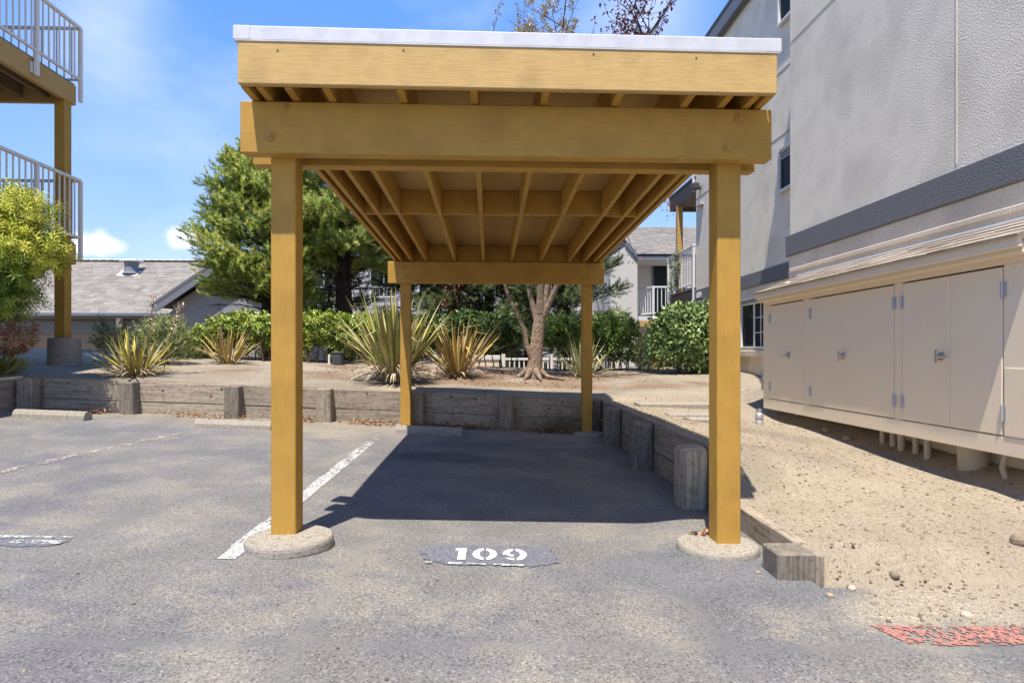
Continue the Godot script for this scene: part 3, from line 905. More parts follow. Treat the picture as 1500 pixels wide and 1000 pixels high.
# ---------------------------------------------------------------- balconies on the left
func build_left_building() -> void:
	var t := thing("apartment_building", "brown timber balconies with pale railings hanging at the left edge", "building")
	var zc := -7.9
	pbox(t, "wall", W(-10.6, 4.3, 6.5), Vector3(3.4, 8.4, 8.2), M.stucco, .01)
	for q in [[5.29, 5.62, 6.60], [2.62, 2.96, 4.03]]:
		var b := Node3D.new(); b.name = "balcony"; t.add_child(b, true)
		var y0: float = q[0]; var y1: float = q[1]
		pbox(b, "rim_beam", W(-7.0, (y0 + y1) * .5, 7.55), Vector3(.085, y1 - y0, 6.1), M.ochre_dull, .006)
		pbox(b, "rim_beam", W(-7.98, (y0 + y1) * .5 - .02, 10.5), Vector3(1.86, y1 - y0 - .04, .085), M.ochre_dull, .006)
		pbox(b, "rim_beam", W(-7.98, (y0 + y1) * .5 - .02, 4.6), Vector3(1.86, y1 - y0 - .04, .085), M.ochre_dull, .006)
		for k in 3: pbox(b, "joist", W(-7.32 - .42 * k, (y0 + y1) * .5 + .02, 7.55), Vector3(.05, y1 - y0 - .1, 5.8), M.brown_beam, .003)
		for k in 14: pbox(b, "deck_board", W(-7.045 - .139 * k, y1 + .017, 7.55), Vector3(.132, .03, 6.08), M.gray_trim, .003)
		var top: float = q[2] - y1
		railing(b, W(-6.905, y1, 4.6), W(-6.905, y1, 10.6), top, .115, .119, M.rail_cream, .02, .05)
		railing(b, W(-6.92, y1, 10.62), W(-8.9, y1, 10.62), top, .115, .119, M.rail_white, .02, .045)
		for d in [4.6, 7.6, 9.62, 10.62]:
			pbox(b, "rail_post", W(-6.9, y1 + top * .5 - .13, d), Vector3(.055, top + .27, .055), M.rail_cream, .005)
			if d < 10: pbox(b, "post_bracket", W(-6.945, y1 - .155, d), Vector3(.02, .17, .15), M.rail_white, .004)
	for q in [[1.38, 2.62], [2.96, 5.29]]:
		pbox(t, "post", W(-7.06, (q[0] + q[1]) * .5, 10.43), Vector3(.17, q[1] - q[0], .17), M.ochre, .006)
	pbox(t, "post", W(-7.0, 3.0, 5.0), Vector3(.155, 4.6, .155), M.ochre, .006)
	var g := Geo.new()
	g.lathe(Vector3.ZERO, [Vector2(.235, 0), Vector2(.232, .36), Vector2(.228, .5), Vector2(.215, .51), Vector2(0, .515)], 28, .003)
	part(t, "pedestal", g.mesh(), M.concrete_gray, W(-7.03, .87, 10.42))
	# a grill on the lower balcony
	pbox(t, "roof_eave", W(-9.0, 8.4, 6.9), Vector3(3.9, .25, 8.4), M.brown_beam, .01)


# ---------------------------------------------------------------- houses beyond
func build_far_houses() -> void:
	var t := thing("gray_house", "low gray house with a broad shingled roof and metal roof vent beyond the left hedge", "house")
	pbox(t, "wall", W(-15.2, .4, 23.4), Vector3(12.5, 4.1, 5.6), M.house_tan, .01)
	pbox(t, "eave_band", W(-15.2, 1.98, 20.56), Vector3(12.5, .42, .06), M.gray_trim, .006)
	pbox(t, "gutter", W(-15.2, 2.37, 19.95), Vector3(13.0, .12, .12), M.gray_trim, .02)
	pbox(t, "soffit", W(-15.2, 2.29, 20.3), Vector3(12.9, .03, .66), M.gray_trim, .003)
	pbox(t, "downspout", W(-12.02, 2.1, 20.4), Vector3(.16, .5, .12), M.rail_white, .01)
	var g := Geo.new()
	g.slab(PackedVector2Array([Vector2(20.0, 2.40), Vector2(23.4, 4.56), Vector2(26.8, 2.40)]), Vector3(-21.6, 0, 0), Vector3.FORWARD, Vector3.UP, Vector3.RIGHT * 12.9)
	part(t, "roof", g.mesh(), M.roofing)
	var tones := [Color(.33, .315, .30), Color(.38, .36, .34), Color(.29, .28, .265), Color(.35, .33, .31)]
	shingles(t, W(-18.5, 2.42, 19.99), Vector3.RIGHT, Vector3(0, 2.16, -3.4), 10.4, 29, .26, .14, tones, false)
	for k in 34:
		var o := pbox(t, "ridge_shingle", W(-18.4 + k * .29, 4.60, 23.4), Vector3(.3, .03, .32), M.shingle, .006)
		o.rotation.z = .07
	var v := Node3D.new(); v.name = "roof_vent"; t.add_child(v, true); v.position = W(-12.83, 4.02, 22.5)
	g = Geo.new(); g.lathe(Vector3.ZERO, [Vector2(.30, -.05), Vector2(.24, .05), Vector2(.21, .2), Vector2(.24, .34), Vector2(.28, .38)], 20)
	part(v, "flue", g.mesh(), M.gray_trim)
	pbox(v, "cap", Vector3(0, .42, 0), Vector3(.62, .07, .55), M.rail_white, .02)
	pbox(v, "base_flashing", Vector3(-.05, -.02, .06), Vector3(.7, .02, .45), M.rail_white, .005, Basis(Vector3.RIGHT, .565))
	# wing with a gable towards the lot
	g = Geo.new()
	g.slab(PackedVector2Array([Vector2(-9.75, -1.5), Vector2(-9.75, 2.62), Vector2(-7.83, 3.94), Vector2(-5.9, 2.62), Vector2(-5.9, -1.5)]), W(0, 0, 19.3), Vector3.RIGHT, Vector3.UP, W(0, 0, 4))
	part(t, "wing_wall", g.mesh(), M.house_gray)
	for e in [-1, 1]:
		var rk := pbox(t, "rake_board", W(-7.83 + e * 1.17, 3.30, 18.93), Vector3(2.86, .30, .05), M.gray_trim, .006)
		rk.rotation.z = -e * atan(.69)
		var rf := pbox(t, "wing_roof", W(-7.83 + e * 1.17, 3.38, 21.2), Vector3(2.86, .08, 4.6), M.roofing, .006)
		rf.rotation.z = -e * atan(.69)
	window(t, "window", W(-9.05, 1.1, 19.26), .5, 1.1, 0, M.gray_trim)
	window(t, "window", W(-8.0, 1.3, 19.26), .8, .9, 0, M.gray_trim)

	# townhouse on the right, two floors
	t = thing("townhouse", "pale two floor townhouse with gray eaves and a white railed balcony beyond the right shrubs", "house")
	g = Geo.new()
	g.slab(PackedVector2Array([Vector2(4.36, -2.0), Vector2(4.36, 4.62), Vector2(4.92, 5.0), Vector2(5.34, 4.52), Vector2(5.34, -2.0)]), W(0, 0, 22), Vector3.RIGHT, Vector3.UP, W(0, 0, 4))
	part(t, "end_wall", g.mesh(), M.far_wall)
	pbox(t, "wall", W(8.0, 1.3, 24.2), Vector3(5.4, 6.6, 1.6), M.far_wall, .01)
	pbox(t, "eave_board", W(8.0, 4.56, 21.9), Vector3(5.36, .17, .06), M.gray_trim, .006)
	pbox(t, "soffit", W(8.0, 4.5, 22.6), Vector3(5.3, .03, 1.4), M.far_wall, .004)
	var rb := pbox(t, "rake_board", W(5.16, 4.83, 21.95), Vector3(.72, .14, .06), M.gray_trim, .006); rb.rotation.z = -.86
	g = Geo.new()
	g.slab(PackedVector2Array([Vector2(21.86, 4.66), Vector2(26, 6.50), Vector2(30, 4.6)]), Vector3(5.32, 0, 0), Vector3.FORWARD, Vector3.UP, Vector3.RIGHT * 6.0)
	part(t, "roof", g.mesh(), M.roofing)
	shingles(t, W(5.3, 4.69, 21.84), Vector3.RIGHT, Vector3(0, 1.84, -4.14), 5.9, 31, .26, .145, tones, false)
	var dv := window(t, "balcony_door", W(6.9, 3.55, 23.36), 1.3, 2.0, 0, M.gray_trim, [[0, 0, .09, 1.9]])
	for k in 16: pbox(dv, "blind_slat", Vector3(.3, .85 - .11 * k, -.009), Vector3(.55, .05, .01), M.blind, .001)
	var b := Node3D.new(); b.name = "balcony"; t.add_child(b, true)
	pbox(b, "deck", W(6.75, 2.38, 22.6), Vector3(2.8, .16, 1.5), M.rail_white, .005)
	pbox(b, "rim_beam", W(6.75, 2.2, 21.9), Vector3(2.7, .2, .1), M.ochre_dull, .005)
	railing(b, W(5.9, 2.46, 21.9), W(8.1, 2.46, 21.9), 1.06, .12, .14, M.rail_white, .028, .06)
	railing(b, W(5.4, 2.46, 23.2), W(5.88, 2.46, 21.92), 1.06, .12, .14, M.rail_white, .028, .06)
	for q in [[5.89, 21.9], [5.42, 23.15], [8.1, 21.9]]: pbox(b, "rail_post", W(q[0], 2.88, q[1]), Vector3(.08, 1.35, .08), M.rail_white, .005)
	pbox(t, "balcony_post", W(5.98, .1, 22.0), Vector3(.22, 4.3, .22), M.ochre, .006)

	t = thing("apartment_block", "white sided apartment block glimpsed between the dark conifers", "building")
	pbox(t, "wall", W(-1.6, 2.2, 29.5), Vector3(14.0, 8.0, 5.0), M.siding, .01)
	for k in 30: pbox(t, "siding_board", W(-1.6, -1.4 + k * .25, 26.99), Vector3(13.9, .225, .03), M.siding, .006).rotation.x = -.05
	for x in [-7.2, -4.6, -2.5, 1.2, 3.3]: window(t, "window", W(x, 4.2, 26.92), 1.2, 1.25, 0, M.white_trim, [[0, 0, .05, 1.2]])
	g = Geo.new()
	g.slab(PackedVector2Array([Vector2(26.5, 6.1), Vector2(29.5, 7.7), Vector2(32.5, 6.1)]), Vector3(-9, 0, 0), Vector3.FORWARD, Vector3.UP, Vector3.RIGHT * 14.8)
	part(t, "roof", g.mesh(), M.roofing)
	for q in [[-7.8, -3.5], [-1.2, 1.2], [3.4, 5.6]]:
		b = Node3D.new(); b.name = "balcony"; t.add_child(b, true)
		pbox(b, "deck", W((q[0] + q[1]) * .5, 2.72, 26.3), Vector3(q[1] - q[0] + .1, .2, 1.3), M.rail_white, .005)
		railing(b, W(q[0], 2.82, 25.7), W(q[1], 2.82, 25.7), 1.06, .12, .15, M.siding, .03, .07)
	pbox(t, "porch_beam", W(.6, 1.9, 25.75), Vector3(3.0, .22, .14), M.ochre, .006)

	t = thing("white_railing", "low white picket railing beyond the bed behind the peeling tree", "railing")
	railing(t, W(.40, .02, 16.0), W(2.9, -.06, 16.0), 1.0, .14, .12, M.rail_white, .035, .06)
	for x in [.36, 1.6, 2.9]: pbox(t, "post", W(x, .36, 16.0), Vector3(.1, 1.5, .1), M.rail_white, .006)
	t = thing("low_wall", "low tan wall with a white coping beyond the bed, left of the picket railing", "wall")
	pbox(t, "body", W(-.6, .3, 16.2), Vector3(1.7, 1.36, .2), M.stucco_smooth, .01)
	pbox(t, "coping", W(-.6, 1.02, 16.2), Vector3(1.76, .12, .26), M.rail_white, .01)


# ---------------------------------------------------------------- plants
func rosette(n: int, ln: float, wd: float, spread: float, tint := .18) -> ArrayMesh:
	var g := Geo.new()
	for i in n:
		var a := TAU * i * .382 + rr(-.4, .4)
		var el := rr(-.3, 1.1)
		var dir := Vector3(cos(a) * cos(el), sin(el), sin(a) * cos(el))
		var w := rr(1.0 - tint, 1.0 + tint)
		g.col = Color(w, w * rr(.95, 1.05), w * rr(.8, 1.1))
		g.leaf(Vector3(rr(-1, 1), rr(-1, 1), rr(-1, 1)) * spread * .5 + dir * spread * .3, dir, Vector3.UP + Vector3(rr(-.5, .5), 0, rr(-.5, .5)), ln * rr(.7, 1.15), wd * rr(.8, 1.15))
	return g.mesh()


func tuft(n: int, ln: float, needle_ln: float, wd: float, flare: float) -> ArrayMesh:   # a twig along +y set with needles
	var g := Geo.new()
	g.col = Color(.55, .45, .3)
	g.needle(Vector3.ZERO, Vector3.UP, Vector3.RIGHT, ln * .9, .008)
	for i in n:
		var t := pow(rng.randf(), .8)
		var a := rr(0, TAU)
		var out := Vector3(cos(a), 0, sin(a))
		var dir := (out * flare + Vector3.UP * rr(.5, 1.1)).normalized()
		var w := rr(.75, 1.25)
		g.col = Color(w, w, w * rr(.7, 1.1))
		g.needle(Vector3.UP * ln * t, dir, out.cross(dir).normalized() if rng.randf() < .6 else Vector3(rr(-1, 1), rr(-1, 1), rr(-1, 1)).normalized(), needle_ln * rr(.7, 1.2), wd)
	return g.mesh()


func aim(dir: Vector3, roll: float, s: float) -> Basis:
	var y := dir.normalized()
	var x := y.cross(Vector3(.31, .2, .93)).normalized()
	if x.length_squared() < .5: x = Vector3.RIGHT
	var b := Basis(x, y, x.cross(y))
	return (Basis(y, roll) * b).scaled(Vector3.ONE * s)


func fill_blob(xf: Array, cs: PackedColorArray, ctr: Vector3, r: Vector3, n: int, inner: float, tones: Array, s0 := .8, s1 := 1.2, upw := .5) -> void:
	for i in n:
		var dir := Vector3(rng.randfn(), rng.randfn(), rng.randfn()).normalized()
		var q := lerpf(inner, 1.0, pow(rng.randf(), .55)) * (1.0 + .28 * nz.get_noise_3dv((dir + ctr) * 60.0))
		var p := ctr + dir * r * q
		var up := (dir / r + Vector3.UP * upw / r.y + Vector3(rr(-.6, .6), rr(-.6, .6), rr(-.6, .6)) / r.y).normalized()
		xf.append(Transform3D(aim(up, rr(0, 6.28), rr(s0, s1)), p))
		var k: Color = tones[rng.randi() % tones.size()]
		cs.append(k * rr(.8, 1.2))


func stems(parent: Node3D, base: Array, spread: float, hgt: float, m: Material, r0 := .02) -> void:
	for b in base:
		var g := Geo.new()
		var lean := Vector3(rr(-1, 1), 0, rr(-1, 1)) * spread
		g.tube([b - Vector3.UP * .05, b + Vector3.UP * hgt * .4 + lean * .3, b + Vector3.UP * hgt + lean], [r0, r0 * .75, r0 * .4], 6)
		part(parent, "stem", g.mesh(), m)


func build_hedges() -> void:
	var ros := rosette(14, .065, .032, .09)
	var yel := [Color(.30, .37, .06), Color(.23, .31, .05), Color(.38, .43, .085), Color(.16, .24, .04)]
	var t := thing("hedge", "bright yellow green clipped hedge behind the left bed", "hedge")
	var xf := []; var cs := PackedColorArray(); var bs := []
	for k in 22:
		var x := lerpf(-6.05, -2.35, k / 21.0)
		var gy := earth(x, 12.6)
		var top := 1.5 + .45 * smoothstep(-6.3, -5.2, x) - .06 * smoothstep(-3.2, -2.4, x)
		var d := 12.75 + rr(-.1, .1)
		fill_blob(xf, cs, W(x, top - .3, d), Vector3(.30, .33, .45), 80, .55, yel, .8, 1.3, 1.0)
		if k % 2 == 0: fill_blob(xf, cs, W(x, gy + .36, d - .05), Vector3(.25, .3, .35), 28, .4, yel)
		if k > 2:
			for j in 2: bs.append(W(x + rr(-.12, .12), gy, d - .25 + rr(-.1, .1)))
	copies(t, "foliage", ros, M.leaf_gloss, xf, cs)
	stems(t, bs, .22, .7, M.stem, .017)

	t = thing("hedge", "dark green hedge with shade painted into its leaves behind the flax clumps", "hedge")
	xf = []; cs = PackedColorArray(); bs = []
	var dk_shade := [Color(.085, .14, .035), Color(.11, .17, .04), Color(.07, .12, .03)]  # leaf tones darkened to stand in for shade on this hedge
	for k in 18:
		var x := lerpf(-2.3, .62, k / 17.0)
		var gy := earth(x, 13.3)
		fill_blob(xf, cs, W(x, 1.66 + rr(-.06, .06), 13.5), Vector3(.28, .36, .4), 75, .5, dk_shade, .8, 1.3, 1.0)
		if k < 12: fill_blob(xf, cs, W(x, gy + .4, 13.5), Vector3(.24, .25, .3), 22, .4, dk_shade)
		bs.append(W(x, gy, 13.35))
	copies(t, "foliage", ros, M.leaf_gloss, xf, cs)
	stems(t, bs, .2, .6, M.stem, .014)

	t = thing("hedge", "rounded dark green hedge between the peeling tree and the townhouse", "hedge")
	xf = []; cs = PackedColorArray(); bs = []
	var mid := [Color(.15, .24, .05), Color(.20, .30, .06), Color(.28, .36, .08), Color(.12, .19, .045)]
	for k in 14:
		var x := lerpf(1.25, 2.95, k / 13.0)
		var gy := earth(x, 13.0)
		fill_blob(xf, cs, W(x, 1.58 + .07 * sin(k * 1.7), 13.0), Vector3(.27, .36, .42), 85, .5, mid, .8, 1.25, 1.0)
		if k > 6: fill_blob(xf, cs, W(x, gy + .4, 12.95), Vector3(.2, .24, .3), 20, .4, mid)
		bs.append(W(x + rr(-.1, .1), gy, 12.85)); bs.append(W(x * .5 + 1.3, gy, 12.8))
	copies(t, "foliage", ros, M.leaf_gloss, xf, cs)
	stems(t, bs, .2, .65, M.stem, .016)

	var big := rosette(10, .105, .055, .1)
	t = thing("shrub", "large glossy round shrub between the right carport post and the townhouse", "shrub")
	xf = []; cs = PackedColorArray(); bs = []
	var gl := [Color(.17, .25, .08), Color(.22, .31, .10), Color(.30, .38, .14), Color(.13, .20, .07)]
	fill_blob(xf, cs, W(3.86, 1.52, 12.0), Vector3(.66, .52, .6), 620, .6, gl)
	fill_blob(xf, cs, W(3.5, 1.25, 11.95), Vector3(.4, .4, .4), 150, .6, gl)
	fill_blob(xf, cs, W(4.3, 1.75, 12.1), Vector3(.42, .34, .4), 160, .6, gl)
	fill_blob(xf, cs, W(4.1, 1.1, 11.9), Vector3(.5, .3, .4), 120, .5, gl)
	copies(t, "foliage", big, M.leaf_gloss, xf, cs)
	for j in 7: bs.append(W(3.85 + rr(-.2, .2), earth(3.85, 12.0), 11.9 + rr(-.15, .15)))
	stems(t, bs, .3, .6, M.stem, .022)

	var fine := tuft(46, .22, .05, .009, 1.0)
	var soft := [Color(.27, .31, .12), Color(.20, .26, .09), Color(.34, .37, .15)]
	var rows := [["shrub", "small light green shrub between the right hedge and the glossy shrub", W(3.2, 1.05, 12.75), Vector3(.17, .33, .2), 130, [Color(.26, .34, .06), Color(.33, .41, .09)]],
		["shrub", "small grayish shrub beside the concrete pedestal with a dry flower stalk", W(-6.55, 1.32, 10.9), Vector3(.24, .26, .2), 120, soft],
		["shrub", "gray green rosemary like shrub behind the yellow flax clump", W(-5.72, 1.32, 11.0), Vector3(.42, .33, .3), 330, soft],
		["shrub", "low green shrub before the gray house at the left end of the yellow hedge", W(-6.05, 1.1, 12.2), Vector3(.3, .25, .25), 120, soft]]
	for q in rows:
		var o := thing(q[0], q[1], "shrub")
		xf = []; cs = PackedColorArray()
		fill_blob(xf, cs, q[2], q[3], q[4], .35, q[5], .8, 1.2, 1.2)
		copies(o, "foliage", fine, M.leaf_soft, xf, cs)
		bs = []
		for j in 5: bs.append(Vector3(q[2].x + rr(-.1, .1), earth(q[2].x, -q[2].z), q[2].z + rr(-.1, .1)))
		stems(o, bs, .15, .35, M.stem, .01)

	# the leafy tree at the left edge, its red neighbour and the grass below
	t = thing("feathery_tree", "yellow green feathery leaved tree leaning in at the left edge before the balcony", "tree")
	var lance := Geo.new()
	for i in 26:
		var a := TAU * i * .382
		var h := .22 * i / 26.0
		var out := Vector3(cos(a), rr(.1, .8), sin(a)).normalized()
		var w := rr(.8, 1.2)
		lance.col = Color(w, w, w * .9)
		lance.leaf(Vector3.UP * h, out, Vector3.UP, rr(.07, .11), .013, .1)
	var lm := lance.mesh()
	xf = []; cs = PackedColorArray()
	var bright := [Color(.50, .52, .06), Color(.40, .46, .055), Color(.58, .57, .09)]
	var green := [Color(.20, .29, .045), Color(.28, .37, .055), Color(.15, .23, .04)]
	fill_blob(xf, cs, W(-6.12, 2.92, 8.25), Vector3(.34, .22, .3), 170, .3, bright)
	fill_blob(xf, cs, W(-6.32, 2.48, 8.1), Vector3(.52, .28, .45), 400, .35, bright)
	fill_blob(xf, cs, W(-5.88, 2.40, 8.2), Vector3(.26, .18, .3), 150, .3, bright)
	fill_blob(xf, cs, W(-6.38, 2.12, 8.1), Vector3(.56, .30, .45), 400, .35, green)
	fill_blob(xf, cs, W(-6.3, 1.82, 8.15), Vector3(.34, .16, .35), 150, .3, green)
	fill_blob(xf, cs, W(-7.1, 2.5, 8.0), Vector3(.7, .8, .8), 700, .4, bright + green)
	copies(t, "crown", lm, M.leaf_soft, xf, cs)
	var tg := Geo.new()
	var gy := earth(-7.0, 8.1)
	tg.tube([W(-7.0, gy - .1, 8.1), W(-6.95, gy + .7, 8.1), W(-7.0, gy + 1.6, 8.05)], [.09, .07, .045], 9)
	part(t, "trunk", tg.mesh(), M.bark_gray)
	for q in [[-6.1, 2.9], [-5.75, 2.4], [-5.9, 2.0], [-6.2, 1.75], [-6.4, 2.6]]:
		var lg := Geo.new()
		lg.tube([W(-6.96, gy + .75, 8.1), W((-6.9 + q[0]) * .5, q[1] * .55 + (gy + .9) * .45, 8.12), W(q[0], q[1], 8.2)], [.03, .018, .006], 6)
		part(t, "limb", lg.mesh(), M.bark_gray)
	t = thing("red_shrub", "pinkish red leaved shrub under the feathery tree", "shrub")
	xf = []; cs = PackedColorArray()
	fill_blob(xf, cs, W(-7.05, 1.36, 9.25), Vector3(.36, .28, .3), 260, .4, [Color(.52, .22, .15), Color(.60, .32, .22), Color(.34, .33, .10), Color(.62, .36, .28)])
	copies(t, "foliage", rosette(10, .055, .022, .08), M.leaf_soft, xf, cs)
	bs = []
	for j in 5: bs.append(W(-7.05 + rr(-.1, .1), earth(-7.05, 9.25), 9.25))
	stems(t, bs, .15, .4, M.stem, .01)
	t = thing("grass_clump", "pale yellow grass clump spilling beside the left wall corner", "ornamental grass")
	var gg := Geo.new()
	for i in 420:
		var a := rr(0, TAU)
		var b := W(-6.95 + rr(-.12, .12), earth(-6.95, 8.95) - .02, 8.95 + rr(-.1, .1))
		var dir := Vector3(cos(a) * rr(.3, 1.1), rr(.5, 1), sin(a) * rr(.3, 1.1)).normalized()
		var w := rr(.7, 1.2)
		gg.col = Color(.36 * w, .35 * w, .11 * w)
		gg.leaf(b, dir, Vector3.UP, rr(.25, .45), .008, .1)
	part(t, "blades", gg.mesh(), M.blade).set_meta("kind", "stuff")


func flax(label: String, at: Vector3, n: int, ln: float, wd: float, tones: Array, spread: float, dead: int) -> void:
	var t := thing("flax_plant", label, "flax", "spiky flax clumps in the bed behind the timber wall", at)
	for i in n + dead:
		var is_dead := i >= n
		var g := Geo.new()
		var a := rr(0, TAU)
		var out := Vector3(cos(a), 0, sin(a))
		var lean := rr(.08, spread) if not is_dead else rr(.35, 1.1)
		var L := ln * (rr(.6, 1.08) if not is_dead else rr(.35, .62))
		var w0 := wd * rr(.7, 1.15) * (.55 if is_dead else 1.0)
		var k: Color = tones[rng.randi() % tones.size()]
		if is_dead: k = Color(.42, .33, .23) if rng.randf() < .7 else Color(.28, .21, .15)
		g.col = k * rr(1.05, 1.6)
		var droop := rr(.0, .5) * lean if not is_dead else rr(1.2, 2.0)
		var kink := rng.randf() < .12
		var p := out * rr(.0, .12) * (1.0 + ln * .3)
		var side := Vector3(-sin(a), 0, cos(a)).rotated(Vector3.UP, rr(-.7, .7))
		var th := lean
		var seg := 7
		var prev := []
		for s in seg + 1:
			var f := float(s) / seg
			var dir := (out * sin(th) + Vector3.UP * cos(th)).normalized()
			var nn := dir.cross(side).normalized()
			var w := w0 * (.55 + .9 * f if f < .5 else 1.0) * (1.0 if f < .6 else maxf(.04, 1.0 - (f - .6) / .4))
			var cur := [p - side * w * .5 + nn * w * .22, p, p + side * w * .5 + nn * w * .22]
			if s > 0:
				g.poly([prev[0], prev[1], cur[1], cur[0]], (nn + side * .4).normalized())
				g.poly([prev[1], prev[2], cur[2], cur[1]], (nn - side * .4).normalized())
			prev = cur
			p += dir * L / seg
			th += droop * (.4 + 1.2 * f) / seg * 1.6
			if kink and s == 4: th += 1.3
			if p.y < .01: p.y = .01 + .01 * rng.randf()
		part(t, "blade", g.mesh(), M.blade)


func build_flax() -> void:
	var olive := [Color(.27, .27, .075), Color(.22, .215, .08), Color(.33, .29, .055), Color(.20, .155, .085), Color(.30, .26, .12)]
	var yellow := [Color(.42, .34, .05), Color(.34, .29, .06), Color(.25, .22, .06), Color(.13, .11, .055)]
	var bronze := [Color(.32, .22, .07), Color(.26, .22, .075), Color(.22, .15, .08), Color(.36, .29, .09)]
	flax("low yellow flax clump with pale dead leaves nearest the leafy tree", W(-5.28, earth(-5.28, 9.35), 9.35), 105, .74, .042, yellow, 1.25, 60)
	flax("small bronze flax clump in front of the yellow green hedge", W(-4.85, earth(-4.85, 11.6), 11.6), 50, .85, .05, bronze, .95, 16)
	flax("tallest olive flax clump beside the rear left carport post", W(-1.5, earth(-1.5, 9.75), 9.75), 160, 1.5, .055, olive, .74, 110)
	flax("bronze yellow flax clump between the tallest clump and the peeling tree", W(-.56, earth(-.56, 10.7), 10.7), 100, 1.15, .05, bronze, .85, 50)
	flax("loose pale flax clump behind the rear right carport post", W(1.75, earth(1.75, 11.6), 11.6), 64, .85, .036, [Color(.30, .30, .12), Color(.24, .27, .09), Color(.38, .34, .18)], 1.2, 20)
	# dry flower stalks
	var k := 0
	for q in [[-5.2, 9.5, 1.22, .12, "taller dry flower stalk rising from the yellow flax clump"], [-4.98, 9.55, 1.1, .28, "leaning dry flower stalk right of the taller one"], [-6.42, 10.85, .62, .02, "short dry flower stalk above the small grayish shrub"]]:
		var t := thing("flower_stalk", q[4], "flower stalk", "dry flower stalks in the left bed", W(q[0], earth(q[0], q[1]), q[1]))
		var g := Geo.new()
		var tip := Vector3(q[3], q[2], 0)
		g.tube([Vector3.ZERO, tip * .5 + Vector3(-.03, 0, 0), tip], [.008, .006, .004], 6)
		part(t, "stalk", g.mesh(), M.stem)
		g = Geo.new()
		for i in 70:
			var f := rr(.55, 1.0)
			g.col = Color(.62, .52, .42) * rr(.7, 1.2)
			g.leaf(tip * f + Vector3(rr(-.09, .09), rr(-.05, .05), rr(-.09, .09)) * (1.5 - f), Vector3(rr(-1, 1), rr(-.6, 1), rr(-1, 1)).normalized(), Vector3.UP, .06, .022)
		part(t, "seed_head", g.mesh(), M.litter)
		k += 1


func conifer(label: String, base: Vector3, hgt: float, tr: float, low: float, rad: float, n_limbs: int, per: int, tw: ArrayMesh, tones: Array, bare_low: int, cone := 1.0, shift := Vector3.ZERO) -> void:
	var t := thing("conifer_tree", label, "tree", "", base)
	var g := Geo.new()
	var pts := []; var rad_ := []
	for i in 7:
		var f := i / 6.0
		pts.append(Vector3(.05 * sin(f * 5 + base.x), hgt * f - .1, .04 * cos(f * 4)))
		rad_.append(lerpf(tr * (1.25 if i == 0 else 1.0), .02, pow(f, 1.2)))
	g.tube(pts, rad_, 14)
	part(t, "trunk", g.mesh(), M.bark_dark)
	var xf := []; var cs := PackedColorArray()
	for i in n_limbs:
		var f := (i + rng.randf()) / n_limbs
		var y := lerpf(low, hgt * .97, pow(f, .9))
		var a := i * 2.4 + rr(-.4, .4)
		var L := rad * pow(maxf(.02, 1.0 - f), .75 * cone) * rr(.72, 1.15) + .15
		if f < .10: L *= .6
		elif f < .2: L *= .85
		var out := Vector3(cos(a), 0, sin(a))
		var rise := rr(.02, .3)
		var p0 := Vector3(0, y, 0); var p1 := p0 + out * L * .55 + Vector3.UP * L * (rise - .12); var p2 := p0 + out * L + Vector3.UP * L * (rise + .05) + shift * (1.0 - f)
		var lg := Geo.new()
		lg.tube([p0, p1, p2], [.035 * (1.1 - f), .022 * (1.1 - f), .006], 5, false)
		part(t, "limb", lg.mesh(), M.bark_dark)
		for k in per:
			var u := lerpf(.25, 1.0, pow(rng.randf(), .7))
			var p := p0.lerp(p1, u * 2) if u < .5 else p1.lerp(p2, u * 2 - 1)
			var w := L * .30 * (1.15 - u) + .16
			p += Vector3(rng.randfn(), rng.randfn() * .45 + .15, rng.randfn()) * w * .62
			var dir := out * rr(.3, 1.0) + Vector3.UP * rr(.1, .8) + Vector3(rng.randfn(), rng.randfn() * .5, rng.randfn()) * .5
			xf.append(Transform3D(aim(dir, rr(0, 6.28), rr(.55, 1.3)), p))
			var c: Color = tones[rng.randi() % tones.size()]
			cs.append(c * rr(.75, 1.25))
	for i in bare_low:     # dead lower branches with fine twigs
		var a := rr(0, TAU); var y := rr(low * .35, low * 1.25); var L := rad * rr(.5, 1.0)
		var out := Vector3(cos(a), rr(-.1, .25), sin(a))
		var lg := Geo.new()
		var e := Vector3(0, y, 0) + out * L
		lg.tube([Vector3(0, y, 0), Vector3(0, y, 0) + out * L * .5 + Vector3.UP * .06, e], [.02, .013, .004], 5, false)
		for k in 9:
			var s := Vector3(0, y, 0) + out * L * rr(.3, 1.0)
			var q := s + Vector3(rng.randfn(), rr(-.5, .6), rng.randfn()) * .3
			lg.tube([s, (s + q) * .5 + Vector3.UP * .03, q], [.007, .005, .002], 4, false)
		part(t, "dead_limb", lg.mesh(), M.bark_dark)
	copies(t, "crown", tw, M.needles, xf, cs)


